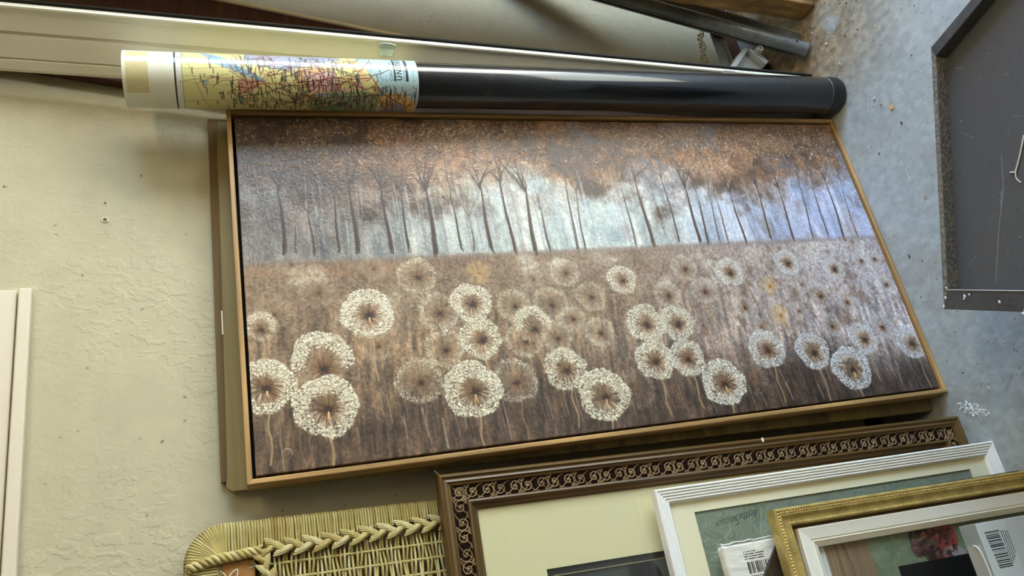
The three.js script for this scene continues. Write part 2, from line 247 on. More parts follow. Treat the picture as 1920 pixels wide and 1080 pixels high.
    for (let i = 0; i < 22; i++) { const q = r() * 0.9, p = pts[Math.floor(q * n)], sd = r() < 0.6 ? -0.5 : 0.45; both([[p[0] + w * sd + 1.4 * g(), p[1]], [p[0] + w * sd + 2 * g(), p[1] - 5 * r()]], r() < (k === 2 ? 0.6 : 0.32) ? rgb(214, 206, 194, 0.5) : rgb(150, 104, 66, 0.4), 1 + 1.3 * r(), 220); }
    const nb = k === 1 ? 6 : 3;
    for (let i = 0; i < nb; i++) { const a = (i / (nb - 1 || 1) - 0.5) * (0.7 + 0.5 * r()) + 0.3 * g(), l = 50 + 70 * r(); let x = x1 + 0.5 * g(), y = y1 + 14 * r(); const br = [[x, y]]; let aa = a; for (let s = 1; s <= 6; s++) { aa += 0.25 * g(); x += (Math.sin(aa) * l) / 6 + 1.6 * g(); y -= (Math.cos(aa) * l) / 6; br.push([x, y]); } for (let s = 0; s < 6; s++) both([br[s], br[s + 1]], rgb(base[0] + 8 * g(), base[1] + 6 * g(), base[2], k === 1 ? 0.62 : 0.36), w * lerp(0.5, 0.16, s / 6), 130); for (let s = 0; s < 3; s++) { const p = br[2 + (s % 4)], dx = 12 * g(); both([p, [p[0] + dx, p[1] - 15], [p[0] + dx * 1.2, p[1] - 30]], rgb(base[0], base[1], base[2], 0.36), 1.1, 120); } }
  }
  // grass and rust along the horizon
  for (let i = 0; i < 3000; i++) { const x = r() * W, y = 479 + 8 * g(), t = x / W; both([[x, y], [x + 2 * g(), y - 3 - 9 * r()]], r() < 0.35 ? rgb(150, lerp(108, 118, t), lerp(72, 100, t), 0.4) : rgb(lerp(98, 140, t), lerp(84, 126, t), lerp(72, 124, t), 0.4), 1 + 1.5 * r(), 130); }
  for (let i = 0; i < 900; i++) { const t = r() < 0.6 ? r() * 0.24 : r(), x = t * W, y = 503 + 20 * g(); both([[x, y], [x + 5 * g(), y - 7 * r()]], rgb(168, 122, 80, 0.16), 2 + 5 * r(), 120); }
  // leaves: ochre, grey and white flecks of thick paint, in clumps
  for (let i = 0; i < 15000; i++) {
    const x = r() * W, y = Math.abs(g()) * 165 + 30 * r(), t = x / W, k = r(), den = n4(t, y / H), den2 = n1(t, 0.3 + y / H); if (y > 110 + 330 * (den2 - 0.24) || den < 0.34) continue;
    let col; if (k < 0.48) col = mixc([100, 76, 58], [180, 132, 92], r()); else if (k < 0.8) col = mixc([62, 50, 42], [116, 100, 92], r()); else if (k < 0.93) col = [206, 164, 118]; else col = [226, 216, 202];
    if (t < 0.22) col = col.map((q) => q * lerp(0.66, 1, t / 0.22));
    const a = r() * 6.28, l = 1 + 5 * r(); both([[x, y], [x + l * Math.cos(a), y + l * Math.sin(a)]], rgb(col[0], col[1], col[2], 0.62), 1.4 + 3.4 * r(), k >= 0.8 ? 235 : 150);
  }
  for (let i = 0; i < 420; i++) { const x = 60 + r() * (W - 90), y = 40 + 190 * r(); if (n4(x / W, y / H) < 0.5) continue; const pts = [[x, y]]; let a = r() * 6.28; for (let s = 0; s < 4; s++) { a += 0.9 * g(); const p = pts[s]; pts.push([p[0] + 5 * Math.cos(a), p[1] + 5 * Math.sin(a)]); } both(pts.map(([p, q]) => [p + 1.2, q + 1.4]), rgb(58, 44, 36, 0.4), 1.6, 0); both(pts, rgb(224, 206, 178, 0.66), 1 + 1.2 * r(), 250); }  // dark offset copy paints the shade under each pale fleck
  // grass and stems of the meadow
  for (let i = 0; i < 1500; i++) { const x = r() * W, y = 540 + 490 * Math.sqrt(r()), l = 14 + 60 * r() * ((y - 460) / 560), k = r(), t = x / W, lean = 5 * g() - 5 * t; both([[x, y], [x + lean * 0.4, y - l * 0.5], [x + lean, y - l]], k < 0.5 ? rgb(lerp(100, 84, t), lerp(78, 66, t), 54, 0.36) : k < 0.86 ? rgb(150, 114, 80, 0.26) : k < 0.94 ? rgb(lerp(186, 180, t), lerp(166, 172, t), lerp(134, 174, t), 0.3) : rgb(58, 46, 40, 0.45), 1.4 + 3.2 * r(), 80 + 80 * r()); }
  for (let i = 0; i < 150; i++) { const x = r() * W, y = 920 + 104 * r(), k = r(); both([[x, y], [x - 4 + 5 * g(), y - 30 - 60 * r()]], k < 0.26 ? rgb(196, 180, 150, 0.42) : rgb(50, 40, 35, 0.45), 1.6 + 3 * r(), 150); }
  // seed heads, the faint ones first
  const order = [...FLOWERS].sort((p, q) => 'DOCBA'.indexOf(p[3]) - 'DOCBA'.indexOf(q[3]) || p[1] - q[1]);
  for (const [x, y, R, k] of order) {
    const t = x / W, cool = smooth(0.45, 0.85, t), white = [lerp(238, 226, cool), lerp(230, 229, cool), lerp(204, 236, cool)], al = { A: 0.95, B: 0.95, C: 0.62, D: 0.32, O: 0.5 }[k], thick = k === 'A' || k === 'B', big = R > 64;
    const wob = [r() * 6, r() * 6, r() * 6], rim = (a) => R * (1 + 0.035 * Math.sin(3 * a + wob[0]) + 0.03 * Math.sin(5 * a + wob[1]) + 0.02 * Math.sin(9 * a + wob[2]));
    if (k !== 'D' && k !== 'O') { const l = R * 2, pts = []; for (let i = 0; i <= 7; i++) pts.push([x + 4 + 3 * Math.sin(i * 1.3 + wob[0]), y + R * 0.75 + (l * i) / 7]); for (let s = 0; s < 3; s++) both(pts.map(([p, q]) => [p + g() * 2, q]), rgb(178, 148, 106, k === 'C' ? 0.16 : 0.34), R * 0.07, 170); }
    // soft body of the ball: translucent smears, then fine rays
    const N = Math.round(R * 5); for (let i = 0; i < N; i++) { const a = r() * 6.283, q = Math.sqrt(r()) * rim(a) * 0.93, w2 = clamp(q / R); both([[x + q * Math.cos(a), y + q * Math.sin(a)], [x + (q + 8) * Math.cos(a), y + (q + 8) * Math.sin(a)]], k === 'O' ? rgb(196, 162, 104, 0.16) : rgb(lerp(150, white[0] * 0.86, w2), lerp(120, white[1] * 0.84, w2), lerp(88, white[2] * 0.8, w2), 0.22 * al), 3 + 5 * r(), 110); }
    const hx = x + R * 0.05, hy = y + R * (k === 'B' ? 0.36 : 0.12), hr = R * (thick ? (big ? 0.44 : 0.5) : 0.42), nf = Math.round(R * 2);
    for (let i = 0; i < nf * 1.5; i++) { const a = r() * 6.283, q = hr * (0.3 + 0.85 * r()); both([[hx + 3 * g(), hy + 3 * g()], [hx + q * Math.cos(a), hy + q * Math.sin(a)]], k === 'O' ? rgb(180, 138, 86, 0.15) : rgb(lerp(114, 126, t) + 22 * g(), lerp(84, 100, t) + 17 * g(), lerp(56, 78, t) + 12 * g(), 0.3 * (al + 0.1)), 1.6 + 3.4 * r(), 90); }
    for (let i = 0; i < nf * (k === 'D' ? 0.3 : 0.75); i++) { const a = r() * 6.283, q = hr * (0.16 + 0.6 * r() * r()); both([[hx + g(), hy + g()], [hx + q * Math.cos(a), hy + q * Math.sin(a)]], k === 'O' ? rgb(140, 84, 40, 0.4) : rgb(60, 42, 33, 0.6 * al), 1.1 + 1.5 * r(), 70); }
    if (k === 'A') for (let i = 0; i < R * 1.3; i++) { const a = r() * 6.283, q = R * (0.3 + 0.26 * r()); both([[x + q * Math.cos(a), y + q * Math.sin(a)], [x + (q + R * 0.2) * Math.cos(a), y + (q + R * 0.2) * Math.sin(a)]], rgb(214, 192, 158, 0.55), 1 + 1.3 * r(), 150); }
    // thick overlapping dabs, heavier at the rim and above
    const dabs = Math.round({ A: 27, B: 25, C: 13, D: 5, O: 5 }[k] * R * (big ? 0.9 : 0.8)), capTop = thick && t < 0.5 ? 0.34 : 0.12;
    for (let i = 0; i < dabs; i++) {
      const a = r() * 6.283, s0 = -Math.sin(a), inner = thick ? 0.5 - 0.1 * s0 * (capTop > 0.2 ? 1 : 0.3) : 0.68, q = rim(a) * lerp(inner, 1.0, Math.pow(r(), thick ? 0.62 : 0.55)), px = x + q * Math.cos(a), py = y + q * Math.sin(a);
      if (k === 'B' && py > y + R * 0.3 + 8 * g()) continue; if (r() < capTop * clamp(-s0 + 0.25) * 1.2) continue;
      const s = (R / 66) * (1.5 + 3.4 * r() * r() * r()) * (thick ? 1.1 : 0.85), sh = 0.7 + 0.38 * r(), al2 = al * (0.42 + 0.58 * r()), rot = r() * 3.1, sq = 0.4 + 0.5 * r();
      if (thick && r() < 0.45) { c.fillStyle = rgb(96, 74, 56, 0.34); c.beginPath(); c.ellipse(px + 0.8, py + s * 0.7, s * 0.9, s * sq * 0.8, rot, 0, 7); c.fill(); }  // dark underside puts the shade of a raised dab into the colour
      for (const [cx2, f] of [[c, k === 'O' ? rgb(206 * sh, 186 * sh, 148 * sh, al2) : rgb(Math.min(250, white[0] * sh + 8), Math.min(250, white[1] * sh + 6), Math.min(250, white[2] * sh), al2)], [b, rgb(120 + 90 * sh, 120 + 90 * sh, 120 + 90 * sh, al2 * 0.45)]]) { cx2.fillStyle = f; cx2.beginPath(); cx2.ellipse(px, py, s, s * sq, rot, 0, 7); cx2.fill(); }
    }
    if (k === 'A' && big) { for (let i = 0; i < 5; i++) both([[hx + 2 * g(), hy + R * 0.1], [hx + 4 * g(), hy + R * (0.24 + 0.1 * r())]], rgb(206, 166, 108, 0.6), 3.4, 200); both([[hx, hy + R * 0.06], [hx + g(), hy + R * 0.2]], rgb(226, 206, 166, 0.7), 2, 220); }
  }
  // a dragged-brush mark in the lower left corner
  both([[62, 975], [72, 968], [82, 972], [84, 984]], rgb(190, 180, 160, 0.35), 3, 180);
  const map = new THREE.CanvasTexture(cc); map.colorSpace = THREE.SRGBColorSpace; const bump = new THREE.CanvasTexture(bc); map.anisotropy = bump.anisotropy = 8;
  return { map, bump };
}
{
  const t = thing('framed_painting', 'large forest painting with white dandelion heads in a slim light wood frame', 'painting');
  leaning(t, PB, PT);
  const oak = wood(0xe6b877, { roughness: 0.42 });
  // floater frame: slim face, deep side, recessed shadow gap
  rails(t, PW, PH, [[0, -0.036], [0.0002, -0.001], [0.0012, 0], [0.0068, 0], [0.0078, -0.001], [0.0078, -0.03], [0.0078, -0.036]], oak);
  const p = paintForest();
  const art = std({ map: p.map, bumpMap: p.bump, bumpScale: 0.002, roughness: 0.38 });
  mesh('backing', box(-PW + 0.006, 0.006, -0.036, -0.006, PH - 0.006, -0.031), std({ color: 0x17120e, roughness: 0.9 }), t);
  const cv = new RoundedBoxGeometry(PW - 0.025, PH - 0.025, 0.026, 2, 0.0015); cv.translate(-PW / 2, PH / 2, -0.018); boxUV(cv);
  { const ps = cv.attributes.position, uv = cv.attributes.uv, w = PW - 0.024, h = PH - 0.024; for (let i = 0; i < ps.count; i++) uv.setXY(i, (PH - 0.012 - ps.getY(i)) / h, (ps.getX(i) + PW - 0.012) / w); }
  mesh('canvas', cv, art, t);
  // boards stacked behind the canvas
  const tan = std({ color: 0xb39d5c, map: rep(woodMap, 2.5, 0.9), roughness: 0.65 });
  const bd = thing('tan_board', 'plain tan hardboard sheet directly behind the big painting', 'board');
  leaning(bd, V(0.645, 0, 0.124), V(0.645, 1.3, 0.0235));
  mesh('panel', prism([[0, 0], [0, 1.293], [-0.62, 1.303], ...arcPts(-0.632, 1.295, 0.01, 1.4, 3.1, 5), [-0.668, 0]], -0.011, 0, 0.0015), tan, bd);
  mesh('tape_strip', box(-0.4, 1.2985, -0.0105, -0.36, 1.3005, 0.0004), std({ color: 0xd9d3c0, roughness: 0.6 }), bd);
  const bs = thing('brown_board', 'thin brown fibreboard edge showing behind the tan board, next to the wall', 'board');
  leaning(bs, V(0.66, 0, 0.094), V(0.66, 1.31, 0.011));
  mesh('panel', prism([[0, 0], [0, 1.306], [-0.64, 1.31], [-0.64, 0]], -0.008, 0, 0.001), std({ color: 0x9c7d45, map: rep(woodMap, 2.5, 0.9), roughness: 0.8 }), bs);
}

// ------------------------------------------------------------------ black tube with the rolled map round its upper end
{
  const B = V(0.684, 0, 0.195), T = V(0.6596, 1.427, 0.1062), R = 0.0405;
  const ax = T.clone().sub(B), L = ax.length(); ax.normalize();
  const put = (o) => { // local z towards the viewer, so that angle 0 of the texture is the visible middle
    const view = camera.position.clone().sub(B.clone().lerp(T, 0.6)); view.addScaledVector(ax, -view.dot(ax)).normalize();
    return basis(o, B, ax.clone().cross(view).normalize(), ax, view);
  };
  const t = put(thing('poster_tube', 'long glossy black poster tube leaning beside the painting, its foot on the floor', 'tube'));
  const r = rngOf(50);
  const scr = canvasTex(512, 2048, (c, w, h) => { c.fillStyle = '#0b0b0c'; c.fillRect(0, 0, w, h); for (let i = 0; i < 240; i++) { const x = r() * w, y = r() * h, a = r() * 6.3, l = 4 + 26 * r(); strokeLine(c, [[x, y], [x + l * 0.7 * Math.cos(a), y + l * Math.sin(a)]], rgb(120, 120, 118, 0.12 + 0.25 * r()), 0.6 + r()); } for (let i = 0; i < 60; i++) { c.fillStyle = rgb(190, 190, 186, 0.5); c.beginPath(); c.arc(r() * w, r() * h, 0.6 + 1.4 * r(), 0, 7); c.fill(); } for (const [x, y] of [[236, 880], [300, 884]]) for (let i = 0; i < 60; i++) { c.fillStyle = rgb(150, 150, 146, 0.4); c.fillRect(x + 22 * (r() + r() - 1), y + 26 * (r() + r() - 1), 1 + 2 * r(), 1 + 2 * r()); } });
  const lath = fbm(8, 200, 3, 61), black = phys({ color: 0xffffff, map: scr, roughness: 0.36, ior: 1.35, clearcoat: 1, clearcoatRoughness: 0.045, bumpMap: texOf(128, 1024, (u, v) => lath(u, v)), bumpScale: 0.0005 });
  const cyl = (r0, y0, y1, open = false) => { const g = new THREE.CylinderGeometry(r0, r0, y1 - y0, 64, 1, open, Math.PI, Math.PI * 2); g.translate(0, (y0 + y1) / 2, 0); return g; };
  mesh('tube_body', cyl(R, 0.04, L - 0.004), black, t);
  const cap = new THREE.LatheGeometry([[0, 0], [R * 0.8, 0], [R * 0.97, 0.003], [R + 0.0008, 0.009], [R + 0.0008, 0.037], [R - 0.0006, 0.0385], [0, 0.0385]].map(([x, y]) => new THREE.Vector2(x, y)), 56);
  mesh('end_cap', cap, std({ color: 0x17181a, roughness: 0.36 }), t);
  const seam = new THREE.TorusGeometry(R + 0.0004, 0.0005, 6, 56); seam.rotateX(Math.PI / 2); seam.translate(0, 0.039, 0);
  mesh('seam', seam, std({ color: 0x8b8a84, roughness: 0.5 }), t, 'pale scuffed seam above the end cap');

  // the map: picture's right is down the tube, the visible half is the middle of the canvas
  const m = put(thing('rolled_map', 'coloured road map in clear film rolled round the upper end of the black tube', 'map'));
  const MY0 = 0.962, MR = 0.0425;
  const mr = rngOf(808), MW = 1400, MH = 694;
  const X = (px) => ((px - 232) / 538) * MW, Y = (py) => MH / 2 + (Math.asin(clamp((py - 149) / 53, -1, 1)) / (2 * Math.PI)) * MH;
  const mapTex = canvasTex(MW, MH, (c) => {
    c.fillStyle = '#dcdcc8'; c.fillRect(0, 0, MW, MH);
    c.fillStyle = '#c9bd8d'; c.fillRect(X(237), Y(98), X(274) - X(237), Y(176) - Y(98)); for (let i = 0; i < 240; i++) { c.fillStyle = rgb(172, 158, 108, 0.25); c.fillRect(lerp(X(237), X(274), mr()), lerp(Y(98), Y(176), mr()), 2 + 9 * mr(), 1 + 3 * mr()); }
    c.fillStyle = '#23231f'; c.fillRect(X(317), 0, X(320) - X(317), MH);
    c.fillStyle = '#d9d7cd'; c.fillRect(X(320), 0, X(330) - X(320), MH);
    c.fillStyle = '#d6cf8e'; c.fillRect(X(330), 0, MW, MH); c.fillStyle = '#55553f'; c.fillRect(X(330), 0, 2, MH);
    const poly = (pts, f) => { c.fillStyle = f; c.beginPath(); pts.forEach(([x, y], i) => (i ? c.lineTo(X(x), Y(y)) : c.moveTo(X(x), Y(y)))); c.closePath(); c.fill(); };
    poly([[560, 94], [770, 94], [770, 206], [700, 206], [690, 150], [665, 115], [640, 96]], '#a9c4c9');
    poly([[440, 90], [620, 90], [615, 104], [560, 112], [520, 126], [490, 122], [440, 112]], '#979caa');
    poly([[352, 94], [380, 98], [430, 120], [468, 142], [476, 150], [462, 149], [425, 132], [385, 116]], '#86a3b4');
    poly([[425, 145], [455, 144], [463, 160], [440, 172], [425, 168]], '#d49c80');
    poly([[520, 128], [560, 114], [600, 108], [640, 100], [660, 118], [670, 140], [640, 158], [590, 160], [540, 158]], '#d8b27c');
    poly([[545, 132], [600, 126], [640, 135], [665, 158], [620, 166], [560, 168]], '#d9b4a6'); poly([[600, 112], [640, 104], [655, 124], [640, 160], [616, 160]], '#d8cf86');
    poly([[552, 176], [600, 168], [660, 164], [690, 170], [690, 206], [560, 206]], '#8ea273'); poly([[560, 172], [600, 168], [580, 178]], '#979caa');
    poly([[688, 176], [716, 164], [745, 172], [768, 186], [766, 204], [730, 206], [700, 196]], '#d8ab5c'); poly([[712, 186], [740, 188], [756, 206], [700, 206]], '#9596a0');
    poly([[424, 182], [434, 178], [438, 188], [428, 194]], '#7aa3a4'); poly([[366, 148], [376, 150], [372, 158], [360, 154]], '#92b2b4');
    for (let i = 0; i < 16; i++) { const y0 = mr() * MH; c.strokeStyle = rgb(110, 105, 60, 0.8); c.lineWidth = 1.4; c.beginPath(); c.moveTo(X(330), y0); let yy = y0; for (let x = X(330); x < X(455); x += 20) { yy += (mr() - 0.55) * 8; c.lineTo(x, yy); } c.stroke(); }
    for (const [a, b2] of [[[330, 98], [378, 210]], [[420, 92], [462, 210]], [[330, 152], [412, 136]], [[330, 190], [770, 168]], [[600, 92], [640, 210]]]) strokeLine(c, [[X(a[0]), Y(a[1])], [X(b2[0]), Y(b2[1])]], rgb(90, 88, 60, 0.8), 2);
    // roads
    const road = (pts, col, w) => strokeLine(c, pts.map(([x, y]) => [X(x), Y(y)]), col, w);
    for (let i = 0; i < 170; i++) { let x = 415 + 320 * mr(), y = 100 + 105 * mr(), a = mr() * 6.28; if (x > 660 && y < 168 - (700 - x) * 0.8) continue; const pts = [[x, y]]; for (let s = 0; s < 7; s++) { a += (mr() - 0.5) * 1.2; x += 9 * Math.cos(a); y += 6 * Math.sin(a); pts.push([x, clamp(y, 97, 203)]); } road(pts, mr() < 0.45 ? rgb(150, 52, 42, 0.9) : rgb(78, 60, 54, 0.9), 2 + 2 * mr()); }
    road([[420, 160], [445, 163], [470, 152], [492, 168], [520, 178], [545, 190]], '#8a3a2e', 4); road([[530, 150], [560, 146], [600, 138], [640, 140], [672, 136]], '#7a3834', 4); road([[672, 128], [690, 158], [705, 172], [730, 186], [750, 196]], '#8c2f2c', 5); road([[500, 150], [530, 190], [560, 196], [620, 176], [690, 172]], '#5a4a48', 4);
    // lettering rows, too small to read in the photograph: short strokes across the tube
    for (let i = 0; i < 520; i++) {
      const x = 345 + 420 * mr(), y = 96 + 104 * mr(); if ((x > 640 && y < 150 && x > 640 + (y - 95) * 0.5) || (x < 410 && mr() < 0.8)) continue;
      const n = 3 + Math.floor(7 * mr()), big = mr() < 0.1, tl = 0.1 + 0.3 * (mr() - 0.5); c.fillStyle = rgb(34, 30, 28, 0.88); for (let q = 0; q < n; q++) c.fillRect(X(x) + tl * q * 5, Y(y) + q * (big ? 7 : 4.6), (big ? 8 : 4.5) + 1.5 * mr(), big ? 5 : 3.2);
    }
    for (let i = 0; i < 26; i++) { const x = 655 + 30 * mr(), y = 98 + 60 * mr(); road([[x + (y - 98) * 0.5, y], [x + (y - 98) * 0.5 + 2, y + 6]], rgb(50, 80, 80, 0.8), 2.2); }
    // title block, read up the tube
    const say = (txt, px, py, size, font, sx = 1) => { c.save(); c.translate(X(px), Y(py)); c.rotate(-Math.PI / 2); c.scale(sx, 1); c.fillStyle = '#15171a'; c.font = `${font} ${size}px sans-serif`; c.fillText(txt, 0, 0); c.restore(); };
    say('Colorprint', 718.5, 141, 23, 'normal'); c.fillStyle = '#15171a';
    c.fillRect(X(721), Y(97), X(725) - X(721), Y(141.5) - Y(97)); say('UNITED STATES', 737.5, 141, 40, 'bold', 0.95); say('with highways', 743, 141, 14, 'normal'); c.fillRect(X(745), Y(97), X(750) - X(745), Y(141.5) - Y(97));
    strokeLine(c, [[X(764), Y(120)], [X(760), Y(120)], [X(760), Y(140)], [X(764), Y(140)]], '#4c5a5c', 1.6);
    c.fillStyle = '#4a4a3c'; c.font = 'bold 15px sans-serif'; for (const [tx, px, py] of [['M', 323, 107], ['T', 325, 154]]) c.fillText(tx, X(px), Y(py) + 5);
    for (const [tx, px, py] of [['U', 381, 143], ['E', 394, 173]]) { c.save(); c.translate(X(px), Y(py)); c.rotate(-Math.PI / 2 - 0.2); c.fillStyle = '#222'; c.font = 'bold 20px sans-serif'; c.fillText(tx, -6, 8); c.restore(); }
  });
  // wrapped sheet: a slightly spiral cylinder whose free edge lies along the painting's side
  const prof = []; for (let i = 0; i <= 72; i++) { const a = lerp(-Math.PI, Math.PI, i / 72); prof.push([a, MR + 0.0006 * smooth(3, -1.2, a) + 0.0035 * smooth(-1.05, -1.6, a) * smooth(-2.1, -1.6, a)]); }
  const gp = [], gu = [], gi = [];
  for (let i = 0; i <= 72; i++) for (let k = 0; k <= 1; k++) { const [a, rr] = prof[i]; gp.push(-Math.sin(a) * rr * -1, lerp(L, MY0, k), Math.cos(a) * rr); gu.push(k, 0.5 + a / (2 * Math.PI)); }
  for (let i = 0; i < 72; i++) { const k = 2 * i; gi.push(k, k + 1, k + 2, k + 1, k + 3, k + 2); }
  const mg = new THREE.BufferGeometry(); mg.setAttribute('position', new THREE.Float32BufferAttribute(gp, 3)); mg.setAttribute('uv', new THREE.Float32BufferAttribute(gu, 2)); mg.setIndex(gi); mg.computeVertexNormals();
  mesh('map_sheet', mg, phys({ map: mapTex, roughness: 0.5, clearcoat: 0.6, clearcoatRoughness: 0.12, side: THREE.DoubleSide }), m);
  for (const y of [L, MY0]) { const e = new THREE.TorusGeometry(MR - 0.0004, 0.0009, 6, 64); e.rotateX(Math.PI / 2); e.translate(0, y, 0); mesh('paper_edge', e, std({ color: 0xd8d4bc, roughness: 0.6 }), m); }
  const inner = new THREE.CylinderGeometry(R - 0.001, R - 0.001, 0.002, 40); inner.translate(0, L - 0.001, 0); mesh('top_plug', inner, std({ color: 0xb9b294, roughness: 0.6 }), t);
}

// ------------------------------------------------------------------ white fascia length, brown board and garage-door track in the corner
{
  const t = thing('white_fascia', 'long off-white grooved plastic fascia leaning behind the map tube', 'trim');
  const B = V(0.737, 0.0, 0.189), T = V(0.776, 1.6, 0.12), up = T.clone().sub(B).normalize(), w = V(0.63, 0, 0.77); w.addScaledVector(up, -w.dot(up)).normalize();
  basis(t, B, w, up, w.clone().cross(up));            // local x runs from the far edge (negative) to the lit edge (0), z faces the viewer
  const white = std({ color: 0xdcd8c4, roughness: 0.36 });
  const prof = [[0, -0.012], [0, 0.005], [-0.002, 0.0075], [-0.005, 0.0075], [-0.008, 0.003], [-0.012, 0.001], [-0.041, 0.001], [-0.0425, -0.0035], [-0.0465, -0.0035], [-0.048, 0.001], [-0.082, 0.001], [-0.0832, -0.002], [-0.0845, -0.002], [-0.086, 0.002], [-0.1, 0.001], [-0.105, -0.003], [-0.105, -0.012]];
  const sh = new THREE.Shape(prof.map((p) => new THREE.Vector2(...p))), g = new THREE.ExtrudeGeometry(sh, { depth: 2.2, bevelEnabled: false }); g.rotateX(-Math.PI / 2); // extrude along y
  // after the turn the profile's second axis points to -z... mirror it back by turning half round y is not possible without flipping x, so swap signs directly
  const p = g.attributes.position; for (let i = 0; i < p.count; i++) p.setZ(i, -p.getZ(i)); const ix = g.index; if (ix) for (let i = 0; i < ix.count; i += 3) { const a = ix.getX(i); ix.setX(i, ix.getX(i + 1)); ix.setX(i + 1, a); } else for (const at of Object.values(g.attributes)) for (let i = 0; i < at.count; i += 3) for (let k = 0; k < at.itemSize; k++) { const a = at.array[i * at.itemSize + k]; at.array[i * at.itemSize + k] = at.array[(i + 1) * at.itemSize + k]; at.array[(i + 1) * at.itemSize + k] = a; }
  g.deleteAttribute('normal'); g.computeVertexNormals();
  mesh('profile', boxUV(g), white, t);
  const clip = mesh('clip', mergeGeometries([box(-0.031, 0.986, 0.001, -0.013, 1.012, 0.004, 0.001), box(-0.014, 0.985, 0.002, -0.008, 1.013, 0.009, 0.0015)]), phys({ color: 0xb9c6c4, roughness: 0.15, metalness: 0.35, clearcoat: 1 }), t, 'shiny clear grey clip');
  mesh('wire', tube([V(-0.009, 0.983, 0.008), V(-0.007, 0.998, 0.0105), V(-0.009, 1.0145, 0.008)], 0.0012, 12), std({ color: 0xcfd0c8, metalness: 1, roughness: 0.25 }), clip);
  mesh('tape', box(-0.012, 0.246, 0.0015, 0.0002, 0.275, 0.0082, 0.0008), std({ color: 0xf2f1ea, roughness: 0.3 }), t, 'scrap of clear tape');
  const s = thing('black_strip', 'thin black strip standing behind the lit edge of the white fascia', 'strip');  // narrow black band along the fascia edge
  basis(s, V(0.7665, 0, 0.168), w, up, w.clone().cross(up));
  mesh('strip', box(-0.012, 0.001, -0.012, 0.0, 2.2, 0.0, 0.002), std({ color: 0x15130f, roughness: 0.7 }), s);
}
{
  const t = thing('brown_veneer_board', 'dark brown veneered board with a pale edge, tilted between the white fascia and the wall', 'board');
  const a = V(0.867, 0.75, 0.022), up = V(0.125, 1, 0.0).normalize(), X = V(1, 0, 0).addScaledVector(up, -up.x).normalize();
  basis(t, a, X, up, X.clone().cross(up));
  mesh('panel', box(-0.232, -0.72, -0.018, -0.0062, 1.3, 0, 0.001), wood(0x5e341c, { roughness: 0.65 }), t);
  mesh('edge_band', box(-0.0062, -0.72, -0.018, 0.001, 1.3, 0.004, 0.0008), std({ color: 0xe6dab4, roughness: 0.5 }), t, 'pale edge band');
}
